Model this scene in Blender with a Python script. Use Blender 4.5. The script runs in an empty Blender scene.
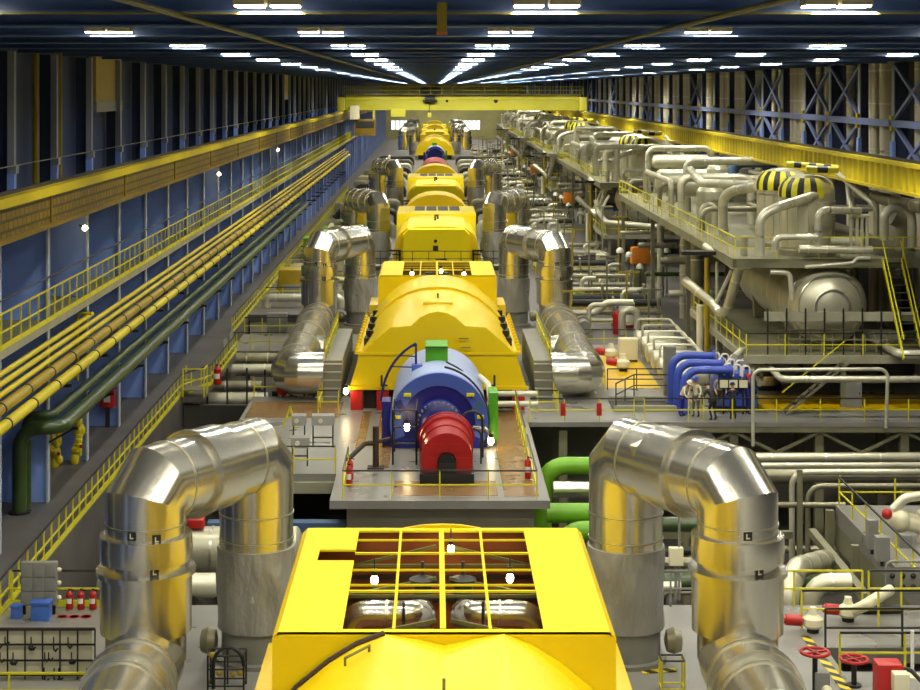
import bpy, bmesh, math, random
from mathutils import Vector, Matrix
S = bpy.context.scene
COL = S.collection
V = Vector
PI = math.pi
rnd = random.Random(7)
F = 1700.0          # focal length in pixels of a 920 px wide frame
CAMZ = 16.0         # camera height above the turbine deck

def at(px, py, Y):
    return V(((px - 434) * Y / F, Y, CAMZ - (py - 88) * Y / F))

def flo(px, py, z=0.0):
    return at(px, py, F * (CAMZ - z) / (py - 88))

# ---------------------------------------------------------------- materials
def lin(c):
    c /= 255.0
    return c / 12.92 if c <= 0.04045 else ((c + 0.055) / 1.055) ** 2.4

def rgb(r, g, b):
    return (lin(r), lin(g), lin(b), 1.0)

M = {}
def mat(name, col, rough=0.5, metal=0.0, noise=None, bump=None, coat=0.0, var=0.25, rvar=0.0, stretch=None, spec=0.5):
    m = bpy.data.materials.new(name)
    m.use_nodes = True
    nt = m.node_tree
    b = nt.nodes['Principled BSDF']
    c = rgb(*col)
    b.inputs['Base Color'].default_value = c
    b.inputs['Roughness'].default_value = rough
    b.inputs['Metallic'].default_value = metal
    b.inputs['Specular IOR Level'].default_value = spec
    b.inputs['Coat Weight'].default_value = coat
    b.inputs['Coat Roughness'].default_value = 0.12
    tc = nt.nodes.new('ShaderNodeTexCoord')
    src = tc.outputs['Object']
    if stretch:
        mp = nt.nodes.new('ShaderNodeMapping')
        mp.inputs['Scale'].default_value = stretch
        nt.links.new(src, mp.inputs['Vector'])
        src = mp.outputs['Vector']
    if noise:
        n = nt.nodes.new('ShaderNodeTexNoise')
        n.inputs['Scale'].default_value = noise
        n.inputs['Detail'].default_value = 4
        nt.links.new(src, n.inputs['Vector'])
        mr = nt.nodes.new('ShaderNodeMapRange')
        mr.inputs['From Min'].default_value = 0.3
        mr.inputs['From Max'].default_value = 0.7
        mr.inputs['To Min'].default_value = 1 - var
        mr.inputs['To Max'].default_value = 1 + var * 0.4
        nt.links.new(n.outputs['Fac'], mr.inputs['Value'])
        mx = nt.nodes.new('ShaderNodeMix')
        mx.data_type = 'RGBA'
        mx.blend_type = 'MULTIPLY'
        mx.inputs['Factor'].default_value = 1.0
        mx.inputs['A'].default_value = c
        nt.links.new(mr.outputs['Result'], mx.inputs['B'])
        nt.links.new(mx.outputs['Result'], b.inputs['Base Color'])
        if rvar:
            m2 = nt.nodes.new('ShaderNodeMapRange')
            m2.inputs['To Min'].default_value = max(0.03, rough - rvar)
            m2.inputs['To Max'].default_value = rough + rvar
            nt.links.new(n.outputs['Fac'], m2.inputs['Value'])
            nt.links.new(m2.outputs['Result'], b.inputs['Roughness'])
    if bump:
        n2 = nt.nodes.new('ShaderNodeTexNoise')
        n2.inputs['Scale'].default_value = bump[0]
        n2.inputs['Detail'].default_value = 3
        nt.links.new(src, n2.inputs['Vector'])
        bp = nt.nodes.new('ShaderNodeBump')
        bp.inputs['Strength'].default_value = bump[1]
        bp.inputs['Distance'].default_value = bump[2] if len(bump) > 2 else 0.05
        nt.links.new(n2.outputs['Fac'], bp.inputs['Height'])
        nt.links.new(bp.outputs['Normal'], b.inputs['Normal'])
    M[name] = m
    return m

def emis(name, col, strength):
    m = bpy.data.materials.new(name)
    m.use_nodes = True
    b = m.node_tree.nodes['Principled BSDF']
    b.inputs['Base Color'].default_value = rgb(*col)
    b.inputs['Emission Color'].default_value = rgb(*col)
    b.inputs['Emission Strength'].default_value = strength
    M[name] = m

def brickmat(name, c1, c2, cm, scale, bw, rh, mort, rough=0.5, bump=0.4, yz=False):
    m = mat(name, c1, rough)
    nt = m.node_tree
    b = nt.nodes['Principled BSDF']
    tc = nt.nodes.new('ShaderNodeTexCoord')
    mp = nt.nodes.new('ShaderNodeCombineXYZ')
    sx = nt.nodes.new('ShaderNodeSeparateXYZ')
    nt.links.new(tc.outputs['Object'], sx.inputs[0])
    nt.links.new(sx.outputs['Y' if yz else 'X'], mp.inputs['X'])
    nt.links.new(sx.outputs['Z' if yz else 'Y'], mp.inputs['Y'])
    br = nt.nodes.new('ShaderNodeTexBrick')
    br.inputs['Scale'].default_value = scale
    br.inputs['Color1'].default_value = rgb(*c1)
    br.inputs['Color2'].default_value = rgb(*c2)
    br.inputs['Mortar'].default_value = rgb(*cm)
    br.inputs['Brick Width'].default_value = bw
    br.inputs['Row Height'].default_value = rh
    br.inputs['Mortar Size'].default_value = mort
    br.inputs['Mortar Smooth'].default_value = 0.6
    nt.links.new(mp.outputs['Vector'], br.inputs['Vector'])
    nt.links.new(br.outputs['Color'], b.inputs['Base Color'])
    bp = nt.nodes.new('ShaderNodeBump')
    bp.inputs['Strength'].default_value = bump
    bp.invert = True
    nt.links.new(br.outputs['Fac'], bp.inputs['Height'])
    nt.links.new(bp.outputs['Normal'], b.inputs['Normal'])
    return m

mat('cladding', (226, 222, 206), 0.21, 0.95, bump=(0.55, 0.1, 0.1))
mat('cladding_seam', (225, 222, 205), 0.3, 1.0)
mat('cloth_wrap', (150, 150, 146), 0.5, 0.25, noise=1.0, var=0.1, bump=(1.5, 0.9, 0.2), stretch=(1.6, 1.2, 0.6))
mat('pale_pipe', (208, 206, 184), 0.32, 0.4, noise=0.8, var=0.25, rvar=0.08)
mat('dull_pipe', (150, 146, 122), 0.42, 0.5, noise=0.9, var=0.35)
mat('vessel_clad', (202, 199, 176), 0.4, 0.6, noise=0.6, var=0.2, bump=(0.8, 0.2, 0.08))
mat('casing_yellow', (222, 191, 4), 0.34, 0.0, noise=0.35, var=0.05, spec=0.4)
mat('casing_panel', (220, 199, 10), 0.5, 0.0, noise=0.6, var=0.05, spec=0.2)
mat('lining', (124, 62, 16), 0.6, 0.0, noise=0.8, var=0.35)
mat('rail_yellow', (204, 196, 24), 0.45)
mat('pipe_yellow', (206, 190, 20), 0.35, noise=0.5, var=0.18)
mat('pipe_ochre', (160, 138, 22), 0.4, noise=0.5, var=0.25)
mat('crane_yellow', (184, 180, 54), 0.4, noise=0.4, var=0.12)
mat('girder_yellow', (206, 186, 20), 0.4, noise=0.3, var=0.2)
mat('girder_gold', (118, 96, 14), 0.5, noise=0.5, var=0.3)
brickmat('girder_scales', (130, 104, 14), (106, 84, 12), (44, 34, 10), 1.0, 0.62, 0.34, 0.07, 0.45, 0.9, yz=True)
mat('green_paint', (54, 74, 32), 0.35, noise=0.6, var=0.2, coat=0.2)
mat('bright_green', (112, 172, 34), 0.4, noise=0.6, var=0.2)
mat('box_green', (70, 150, 10), 0.4)
mat('gen_blue', (20, 28, 118), 0.35, noise=0.9, var=0.2)
mat('gen_rim', (66, 92, 180), 0.4)
mat('gen_shell', (150, 166, 206), 0.45, noise=0.5, var=0.12)
mat('valve_blue', (58, 80, 176), 0.35)
mat('exciter_red', (158, 18, 22), 0.35, noise=1.2, var=0.15)
mat('red_paint', (170, 24, 20), 0.4)
mat('orange_paint', (206, 120, 16), 0.45)
mat('black_steel', (16, 16, 15), 0.5)
mat('dark_steel', (42, 42, 40), 0.55, noise=0.8)
mat('rust_dark', (56, 40, 30), 0.7, noise=0.8)
mat('olive', (92, 90, 40), 0.5)
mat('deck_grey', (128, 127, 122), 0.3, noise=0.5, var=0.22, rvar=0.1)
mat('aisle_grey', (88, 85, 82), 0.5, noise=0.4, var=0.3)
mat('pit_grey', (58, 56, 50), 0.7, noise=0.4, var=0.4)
mat('brown_floor', (130, 100, 62), 0.25, noise=0.8, var=0.2)
mat('yellow_floor', (226, 184, 10), 0.3, noise=0.5, var=0.15)
mat('concrete', (170, 166, 150), 0.8, noise=0.5, var=0.2)
mat('slab_edge', (150, 148, 126), 0.6, noise=0.8)
mat('column_slate', (66, 74, 104), 0.5)
mat('platform_steel', (120, 118, 92), 0.5, noise=0.6, var=0.25)
mat('stair_grey', (122, 122, 110), 0.55, noise=0.5, var=0.12)
mat('tread', (150, 150, 140), 0.6)
mat('wall_blue', (42, 54, 84), 0.5, noise=0.3, var=0.2, stretch=(1, 1, 0.2))
mat('column_blue', (138, 168, 246), 0.45, noise=0.4, var=0.15)
mat('column_flange', (166, 176, 190), 0.5, noise=0.5, var=0.15)
mat('upper_flange', (150, 156, 165), 0.5)
mat('brace_blue', (120, 134, 184), 0.5)
mat('duct_beige', (206, 198, 172), 0.5, noise=0.4, var=0.2)
mat('beige_panel', (206, 182, 106), 0.6, noise=0.4, var=0.1)
mat('ceiling_blue', (80, 104, 156), 0.5, noise=0.3, var=0.15)
mat('beam_blue', (82, 106, 150), 0.4, noise=0.3, var=0.2)
mat('beam_line', (120, 112, 40), 0.5)
mat('lamp_box', (196, 186, 150), 0.5)
mat('cabinet_grey', (128, 128, 122), 0.5, noise=1.5, var=0.15)
mat('cream', (214, 208, 176), 0.5)
mat('white_paint', (226, 224, 212), 0.45)
mat('blue_paint', (62, 102, 186), 0.4)
mat('duct_blue', (70, 100, 140), 0.4)
mat('skin', (196, 146, 116), 0.6)
mat('navy', (28, 28, 92), 0.8)
mat('royal', (40, 34, 150), 0.8)
mat('jacket_pale', (206, 198, 170), 0.8)
mat('trouser_grey', (94, 92, 80), 0.8)
mat('charcoal', (34, 34, 34), 0.8)
mat('hivis', (170, 160, 60), 0.8)
mat('boot', (24, 22, 20), 0.6)
mat('end_wall', (150, 146, 96), 0.6, noise=0.2)
emis('lamp_glow', (255, 248, 232), 26.0)
emis('bulb_glow', (255, 222, 160), 40.0)
emis('window_glow', (240, 244, 250), 1.1)
def wavemat(name, c1, c2, scale, axis='DIAGONAL', rough=0.4):
    m = mat(name, c1, rough)
    nt = m.node_tree
    tc = nt.nodes.new('ShaderNodeTexCoord')
    w = nt.nodes.new('ShaderNodeTexWave')
    w.bands_direction = axis
    w.inputs['Scale'].default_value = scale
    nt.links.new(tc.outputs['Object'], w.inputs['Vector'])
    r = nt.nodes.new('ShaderNodeValToRGB')
    r.color_ramp.interpolation = 'CONSTANT'
    r.color_ramp.elements[0].color = rgb(*c1)
    r.color_ramp.elements[1].color = rgb(*c2)
    r.color_ramp.elements[1].position = 0.5
    nt.links.new(w.outputs['Color'], r.inputs['Fac'])
    nt.links.new(r.outputs['Color'], nt.nodes['Principled BSDF'].inputs['Base Color'])
wavemat('hazard', (214, 190, 20), (26, 26, 24), 1.0)

# ---------------------------------------------------------------- mesh builder
class MB:
    def __init__(s):
        s.v = []; s.f = []; s.mi = []; s.mats = []
    def _m(s, m):
        if m is None: return 0
        if m not in s.mats: s.mats.append(m)
        return s.mats.index(m)
    def add(s, vs, fs, m=None):
        o = len(s.v)
        s.v += [tuple(p) for p in vs]
        k = s._m(m)
        for f in fs:
            s.f.append([o + i for i in f]); s.mi.append(k)
        return s
    def box(s, x0, y0, z0, x1, y1, z1, m=None):
        vs = [(x0,y0,z0),(x1,y0,z0),(x1,y1,z0),(x0,y1,z0),(x0,y0,z1),(x1,y0,z1),(x1,y1,z1),(x0,y1,z1)]
        return s.add(vs, [(0,3,2,1),(4,5,6,7),(0,1,5,4),(1,2,6,5),(2,3,7,6),(3,0,4,7)], m)
    def cbox(s, c, sx, sy, sz, m=None):
        return s.box(c[0]-sx/2, c[1]-sy/2, c[2]-sz/2, c[0]+sx/2, c[1]+sy/2, c[2]+sz/2, m)
    def rbox(s, x0, y0, z0, x1, y1, z1, b, m=None):
        # box with chamfered vertical and top edges
        bm = bmesh.new()
        t = MB().box(x0, y0, z0, x1, y1, z1)
        vs = [bm.verts.new(p) for p in t.v]
        for f in t.f: bm.faces.new([vs[i] for i in f])
        es = [e for e in bm.edges if max(e.verts[0].co.z, e.verts[1].co.z) > z0 + 1e-5]
        bmesh.ops.bevel(bm, geom=es, offset=b, segments=2, affect='EDGES', profile=0.6)
        bm.verts.index_update()
        s.add([v.co.copy() for v in bm.verts], [[v.index for v in f.verts] for f in bm.faces], m)
        bm.free()
        return s
    def bar(s, p0, p1, w, h=None, m=None):
        h = h or w
        p0 = V(p0); p1 = V(p1); d = (p1 - p0)
        if d.length < 1e-6: return s
        d.normalize()
        up = V((0, 0, 1)) if abs(d.z) < 0.95 else V((0, 1, 0))
        x = d.cross(up).normalized(); y = x.cross(d).normalized()
        vs = []
        for p in (p0, p1):
            for a, b in ((-1,-1),(1,-1),(1,1),(-1,1)):
                vs.append(p + x*(a*w/2) + y*(b*h/2))
        return s.add(vs, [(0,3,2,1),(4,5,6,7),(0,1,5,4),(1,2,6,5),(2,3,7,6),(3,0,4,7)], m)
    def tube(s, path, r, n=12, bend=0.0, seg=4, m=None, cap=True, radii=None):
        P = [V(p) for p in path]
        if bend > 0 and len(P) > 2:
            Q = [P[0]]
            for i in range(1, len(P)-1):
                a = P[i-1]-P[i]; b = P[i+1]-P[i]
                la, lb = a.length, b.length
                a.normalize(); b.normalize()
                ang = PI - a.angle(b, 0.0)
                if ang < 0.03 or ang > 3.1: Q.append(P[i]); continue
                t = min(bend*math.tan(ang/2), la*0.49, lb*0.49)
                R = t/math.tan(ang/2)
                c = P[i] + (a+b).normalized()*(R/math.cos(ang/2))
                s0 = P[i]+a*t - c; s1 = P[i]+b*t - c
                ax = s0.cross(s1).normalized()
                for k in range(seg+1):
                    Q.append(c + Matrix.Rotation(ang*k/seg, 3, ax) @ s0)
            Q.append(P[-1]); P = Q
        P2 = [P[0]]
        for p in P[1:]:
            if (p-P2[-1]).length > 1e-4: P2.append(p)
        P = P2
        if len(P) < 2: return s
        T = [(P[i+1]-P[i]).normalized() for i in range(len(P)-1)]
        t0 = T[0]
        up = V((0,0,1)) if abs(t0.z) < 0.9 else V((0,1,0))
        x = t0.cross(up).normalized()
        vs = []; fs = []
        for i, p in enumerate(P):
            tin = T[max(i-1, 0)]; tout = T[min(i, len(T)-1)]
            if i > 0:
                # parallel transport x onto tin
                prev = T[max(i-2, 0)]
                q = prev.rotation_difference(tin)
                if i > 1: x = q @ x
            x = (x - tin*x.dot(tin)).normalized()
            y = tin.cross(x)
            nn = (tin+tout)
            nn = nn.normalized() if nn.length > 1e-4 else tin
            rr = radii[i] if radii else r
            for k in range(n):
                a = 2*PI*k/n
                o = x*(math.cos(a)*rr) + y*(math.sin(a)*rr)
                dn = tin.dot(nn)
                if dn > 0.3: o = o - tin*(o.dot(nn)/dn)
                vs.append(p+o)
        for i in range(len(P)-1):
            for k in range(n):
                k2 = (k+1) % n
                fs.append((i*n+k, i*n+k2, (i+1)*n+k2, (i+1)*n+k))
        if cap:
            fs.append(tuple(range(n-1, -1, -1)))
            fs.append(tuple((len(P)-1)*n+k for k in range(n)))
        return s.add(vs, fs, m)
    def cyl(s, p0, p1, r, n=16, r2=None, m=None):
        return s.tube([p0, p1], r, n, m=m, radii=[r, r if r2 is None else r2])
    def lathe(s, prof, org, axis=(0,0,1), n=24, m=None, a0=0.0, a1=2*PI, ref=None):
        # prof: (radius, height) pairs along axis
        org = V(org); d = V(axis).normalized()
        up = V(ref) if ref else (V((0,0,1)) if abs(d.z) < 0.9 else V((1,0,0)))
        x = (up - d*up.dot(d)).normalized(); y = d.cross(x)
        full = abs(a1-a0-2*PI) < 1e-6
        cnt = n if full else n+1
        vs = []; fs = []
        for r, h in prof:
            for k in range(cnt):
                a = a0+(a1-a0)*k/n
                vs.append(org + d*h + x*(r*math.cos(a)) + y*(r*math.sin(a)))
        for i in range(len(prof)-1):
            for k in range(n):
                k2 = (k+1) % cnt
                fs.append((i*cnt+k, i*cnt+k2, (i+1)*cnt+k2, (i+1)*cnt+k))
        if full:
            if prof[0][0] > 1e-4: fs.append(tuple(range(cnt-1, -1, -1)))
            if prof[-1][0] > 1e-4: fs.append(tuple((len(prof)-1)*cnt+k for k in range(cnt)))
        return s.add(vs, fs, m)
    def ball(s, c, r, n=14, m=None, sz=1.0):
        k = max(5, n//2)
        prof = [(max(r*math.sin(PI*i/k), 0.0005), -r*sz*math.cos(PI*i/k)) for i in range(k+1)]
        return s.lathe(prof, c, (0,0,1), n, m)
    def loft(s, rings, m=None, cap0=True, cap1=True, closed=False):
        n = len(rings[0]); vs = [p for r in rings for p in r]; fs = []
        lim = n if closed else n-1
        for i in range(len(rings)-1):
            for k in range(lim):
                k2 = (k+1) % n
                fs.append((i*n+k, i*n+k2, (i+1)*n+k2, (i+1)*n+k))
        if cap0: fs.append(tuple(range(n-1, -1, -1)))
        if cap1: fs.append(tuple((len(rings)-1)*n+k for k in range(n)))
        return s.add(vs, fs, m)
    def prism(s, poly, d, m=None):
        # poly: list of 3-D points, d: extrusion vector
        n = len(poly); d = V(d)
        vs = [V(p) for p in poly]+[V(p)+d for p in poly]
        fs = [tuple(range(n-1,-1,-1)), tuple(range(n, 2*n))]
        for k in range(n):
            k2 = (k+1) % n
            fs.append((k, k2, n+k2, n+k))
        return s.add(vs, fs, m)

def mesh_of(mb, name, m, off, angle=32):
    me = bpy.data.meshes.new(name)
    me.from_pydata([(p[0]-off[0], p[1]-off[1], p[2]-off[2]) for p in mb.v], [], mb.f)
    bm = bmesh.new(); bm.from_mesh(me)
    bmesh.ops.recalc_face_normals(bm, faces=bm.faces)
    bm.to_mesh(me); bm.free()
    if mb.mats:
        for k in mb.mats: me.materials.append(M[k])
        me.polygons.foreach_set('material_index', mb.mi)
    else:
        me.materials.append(M[m])
    me.polygons.foreach_set('use_smooth', [True]*len(me.polygons))
    me.set_sharp_from_angle(angle=math.radians(angle))
    me.update()
    return me

def wloc(o):
    p = V((0,0,0))
    while o is not None:
        p += o.location; o = o.parent
    return p

def thing(name, label, cat, loc=(0,0,0), group=None):
    o = bpy.data.objects.new(name, None); COL.objects.link(o)
    o.empty_display_size = 0.2
    o.location = loc; o['label'] = label; o['category'] = cat
    if group: o['group'] = group
    LOG.append(o)
    return o

LOG = []
def part(name, mb, m, parent, label=None, angle=32, kind=None):
    off = wloc(parent)
    o = bpy.data.objects.new(name, mesh_of(mb, name, m, off, angle))
    COL.objects.link(o); o.parent = parent
    if label: o['label'] = label
    if kind: o['kind'] = kind
    return o

def solo(name, mb, m, label, cat, group=None, org=None, kind=None, angle=32):
    if org is None:
        xs = [p[0] for p in mb.v]; ys = [p[1] for p in mb.v]; zs = [p[2] for p in mb.v]
        org = ((min(xs)+max(xs))/2, (min(ys)+max(ys))/2, min(zs))
    o = bpy.data.objects.new(name, mesh_of(mb, name, m, org, angle))
    COL.objects.link(o); o.location = org
    o['label'] = label; o['category'] = cat
    if group: o['group'] = group
    if kind: o['kind'] = kind
    LOG.append(o)
    return o

def struct(name, mb, m, org=(0,0,0)):
    o = bpy.data.objects.new(name, mesh_of(mb, name, m, org))
    COL.objects.link(o); o.location = org
    o['kind'] = 'structure'
    return o

def scopy(o, d):
    c = o.copy(); COL.objects.link(c); c.location = o.location + V(d)
    return c

def kids(o):
    return [c for c in CH.get(o.name, ())]
CH = {}
def index_children():
    CH.clear()
    for o in bpy.data.objects:
        if o.parent: CH.setdefault(o.parent.name, []).append(o)

def dup(o, d, label=None, group=None, ch=None):
    c = o.copy(); COL.objects.link(c); c.location = o.location + V(d)
    if label: c['label'] = label
    if group: c['group'] = group
    for k in (ch if ch is not None else list(o.children)):
        e = k.copy(); COL.objects.link(e); e.parent = c
        for q in list(k.children):
            g = q.copy(); COL.objects.link(g); g.parent = e
    return c

ONES = 'first second third fourth fifth sixth seventh eighth ninth tenth eleventh twelfth thirteenth fourteenth fifteenth sixteenth seventeenth eighteenth nineteenth'.split()
TENS = {2:'twent', 3:'thirt', 4:'fort', 5:'fift', 6:'sixt', 7:'sevent', 8:'eight', 9:'ninet'}
def ordinal(n):
    if n < 20: return ONES[n-1]
    t, u = divmod(n, 10)
    return TENS[t]+'ieth' if u == 0 else TENS[t]+'y-'+ONES[u-1]

# generic pieces ------------------------------------------------------------
def pipe(path, r, m, label, name='pipe', cat='pipe', bend=None, n=12, rings=0, ringm='cladding_seam', group=None, seg=5, flange=False):
    P = [V(p) for p in path]
    mb = MB().tube(P, r, n, bend if bend is not None else r*3, seg)
    if not (rings or flange):
        return solo(name, mb, m, label, cat, group)
    t = thing(name, label, cat, P[0], group)
    part('pipe_run', mb, m, t)
    if rings:
        for a, b in zip(P[:-1], P[1:]):
            d = b-a; L = d.length
            k = int(L/rings)
            if k < 1: continue
            u = d.normalized()
            for i in range(k):
                c = a + u*(L*(i+0.5)/k)
                part('band', MB().cyl(c-u*0.05, c+u*0.05, r*1.07, n), ringm, t)
    if flange:
        for a, b in ((P[0], P[1]), (P[-1], P[-2])):
            u = (b-a).normalized()
            part('flange', MB().cyl(a, a+u*0.1, r*1.5, n), m, t)
    return t

def railing(pts, label, h=1.1, step=1.8, name='railing', parts=True, kick=False, m='rail_yellow', topm='dark_steel', group=None, pw=0.055, mid=(0.5,), maxparts=100):
    P = [V(p) for p in pts]
    up = V((0,0,1))
    pos = []
    for i in range(len(P)-1):
        d = P[i+1]-P[i]; k = max(1, round(d.length/step))
        for j in range(k + (1 if i == len(P)-2 else 0)):
            pos.append(P[i]+d*(j/k))
    if not parts:
        mb = MB()
        for p in pos: mb.bar(p, p+up*h, pw, pw, m)
        for a, b in zip(P[:-1], P[1:]):
            mb.bar(a+up*h, b+up*h, pw, pw, topm)
            for q in mid: mb.bar(a+up*h*q, b+up*h*q, pw, pw, m)
            if kick: mb.bar(a+up*0.1, b+up*0.1, 0.03, 0.2, m)
        return solo(name, mb, m, label, 'railing', group)
    t = thing(name, label, 'railing', P[0], group)
    tb = MB()
    for a, b in zip(P[:-1], P[1:]): tb.bar(a+up*h, b+up*h, pw, pw)
    part('top_rail', tb, topm, t, 'dark top rail' if topm != m else None)
    for q in mid:
        mb = MB()
        for a, b in zip(P[:-1], P[1:]): mb.bar(a+up*h*q, b+up*h*q, pw*0.9, pw*0.9)
        part('mid_rail', mb, m, t)
    if kick:
        kb = MB()
        for a, b in zip(P[:-1], P[1:]): kb.bar(a+up*0.1, b+up*0.1, 0.03, 0.2)
        part('kick_plate', kb, m, t)
    pos.sort(key=lambda p: p.y)
    first = part('post', MB().bar(pos[0], pos[0]+up*h, pw, pw), m, t)
    for p in pos[1:maxparts]:
        c = first.copy(); COL.objects.link(c); c.location = first.location+(p-pos[0])
    if len(pos) > maxparts:
        fb = MB()
        for p in pos[maxparts:]: fb.bar(p, p+up*h, pw, pw)
        part('post', fb, m, t, kind='stuff')
    return t
# ================================================================ the hall
XL, XR = -17.0, 27.9
YN, YF = -34.0, 532.0
def slab(x0, y0, x1, y1, z1=0.0, th=0.45, m='deck_grey', name='floor'):
    return struct(name, MB().box(x0, y0, z1-th, x1, y1, z1), m)
# basement and turbine deck with its openings
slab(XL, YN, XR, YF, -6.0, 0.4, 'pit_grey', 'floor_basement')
slab(XL, YN, -13.1, YF, 0, 0.5, 'aisle_grey', 'floor_aisle')
slab(-13.1, YN, XR, 46.6, 0)
slab(-13.1, 46.6, 11.2, 52.6, 0)
slab(11.2, 48.6, XR, 52.6, 0)
slab(20.5, 46.6, XR, 48.6, 0)
slab(15.4, 52.6, XR, 65.2, 0, 0.7)
slab(-4.05, 65.9, 4.5, 87.0, 0, 0.32)
slab(-4.05, 87.0, 4.5, 120, 0, 0.5)
slab(-4.05, 120.0, 4.5, YF, 0, 0.5, 'aisle_grey')
slab(-9.4, 70.5, -4.05, 88.2, -0.004, 0.3)
slab(-12.4, 103.5, -4.05, 110.5, -0.004, 0.3)
slab(-13.1, 120.0, -4.05, YF, -0.004, 0.5, 'aisle_grey')
slab(4.5, 81.4, XR, 106, -0.004, 0.22)
slab(4.5, 106, XR, YF, -0.004, 0.45, 'aisle_grey')
slab(15.9, 84.6, 27.4, 88.6, 0.004, 0.02, 'yellow_floor', 'floor_marking')
slab(9.2, 90.6, 12.1, 101.5, 0.004, 0.02, 'yellow_floor', 'floor_marking')
slab(2.75, 66.6, 4.1, 84.3, 0.012, 0.02, 'brown_floor', 'floor_panel')
slab(-2.6, 71.5, -1.9, 84.0, 0.012, 0.02, 'brown_floor', 'floor_panel')
slab(-3.5, 75.5, -3.1, 84.0, 0.012, 0.02, 'brown_floor', 'floor_panel')
slab(-1.6, 66.7, 2.5, 69.2, 0.012, 0.02, 'brown_floor', 'floor_panel')
slab(-9.2, 82.5, -4.6, 86.6, 0.012, 0.02, 'brown_floor', 'floor_panel')
# concrete pedestals under the turbine line
struct('wall_pedestal', MB().box(-3.45, 67.2, -6, 3.95, 87.0, -0.32), 'concrete')
struct('wall_pedestal', MB().box(-3.9, 87.0, -6, 4.3, 300, -0.5), 'concrete')
struct('wall_pedestal', MB().box(-12.9, 52.0, -6, 27, 52.5, -0.45), 'concrete')
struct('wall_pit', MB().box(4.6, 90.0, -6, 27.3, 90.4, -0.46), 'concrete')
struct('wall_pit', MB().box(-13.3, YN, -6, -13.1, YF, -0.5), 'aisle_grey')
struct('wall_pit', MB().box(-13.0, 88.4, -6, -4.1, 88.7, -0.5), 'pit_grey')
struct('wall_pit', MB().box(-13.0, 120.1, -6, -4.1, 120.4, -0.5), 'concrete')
for Y in (81.8, 86.0):
    for X in (6.2, 10.3, 14.4, 18.5, 22.6):
        if not (Y == 81.8 and X < 6): struct('pillar', MB().box(X-0.2, Y-0.2, -6, X+0.2, Y+0.2, -0.45), 'platform_steel')
# trusses under the deck edge
for k, X in enumerate((10.3, 14.4, 18.5, 22.6)):
    struct('beam', MB().bar((X, 81.6, -0.5), (X+2.05, 81.6, -1.5), 0.14).bar((X+4.1, 81.6, -0.5), (X+2.05, 81.6, -1.5), 0.14), 'platform_steel')
struct('beam', MB().box(10.1, 81.42, -0.5, 27, 81.55, -0.22), 'platform_steel')
struct('beam', MB().box(10.1, 81.42, -1.62, 27, 81.6, -1.48), 'platform_steel')
struct('beam', MB().box(15.4, 52.7, -1.6, 15.55, 65.2, -0.7), 'platform_steel')
struct('beam', MB().box(-9.4, 70.2, -0.75, -3.4, 70.5, -0.3), 'slab_edge')
struct('beam', MB().box(-9.0, 67.4, -1.9, -3.5, 68.0, -1.25), 'duct_blue')

# walls, ceiling
mat('wall_slate', (58, 72, 112), 0.55, noise=0.3, var=0.2, stretch=(1, 1, 0.2))
struct('wall_left', MB().box(XL-0.3, YN, -6, XL, YF, 10.9, 'wall_blue').box(XL-0.3, YN, 10.9, XL, YF, 19.0, 'wall_slate'), None)
mat('wall_dark', (40, 46, 66), 0.6, noise=0.3)
struct('wall_right', MB().box(XR, YN, -6, XR+0.3, YF, 19.0), 'wall_dark')
struct('wall_back', MB().box(XL-0.3, YF, -6, XR+0.3, YF+0.3, 19.0), 'end_wall')
struct('wall_front', MB().box(XL-0.3, YN-0.3, -6, XR+0.3, YN, 19.0), 'wall_blue')
struct('ceiling', MB().box(XL-0.3, YN-0.3, 18.8, XR+0.3, YF+0.3, 19.1), 'ceiling_blue')
for n, (x0, x1) in enumerate(((-13.5, -6.5), (8.0, 14.5))):
    w = struct('window_%d' % (n+1), MB().box(x0, YF-0.12, 3.0, x1, YF-0.02, 5.8), 'window_glow')
    fb = MB()
    for i in range(6):
        x = x0+(x1-x0)*i/5
        fb.box(x-0.1, YF-0.25, 3.0, x+0.1, YF-0.12, 5.8)
    f = part('frame', fb, 'dark_steel', w)
# ceiling beams
P0, PITCH = 32.46, 7.41
def ibeam_x(x0, x1, y, z0, z1, fw, tw=0.04, tf=0.05):
    return MB().box(x0, y-fw/2, z0, x1, y+fw/2, z0+tf).box(x0, y-fw/2, z1-tf, x1, y+fw/2, z1).box(x0, y-tw/2, z0+tf, x1, y+tw/2, z1-tf)
bm0 = struct('beam', ibeam_x(XL, 26.45, 0, 17.43, 18.75, 0.42), 'beam_blue', (0, 0, 0))
k = -8
first = True
Y = P0-8*PITCH
while Y < YF-2:
    if first: bm0.location.y = Y; first = False
    else: scopy(bm0, (0, Y-bm0.location.y, 0))
    Y += PITCH
bs0 = struct('beam', ibeam_x(XL, 26.45, 0, 17.62, 18.6, 0.25), 'beam_blue', (0, 0, 0))
bs0.location.y = P0-7.5*PITCH
Y = P0-6.5*PITCH
while Y < 230:
    scopy(bs0, (0, Y-bs0.location.y, 0)); Y += PITCH
solo('edge_strip', MB().box(XL+0.3, P0-0.225, 17.40, XR-0.3, P0-0.2, 17.44), 'beam_line', 'thin olive edge strip along the underside of the nearest ceiling beam', 'trim')
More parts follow.
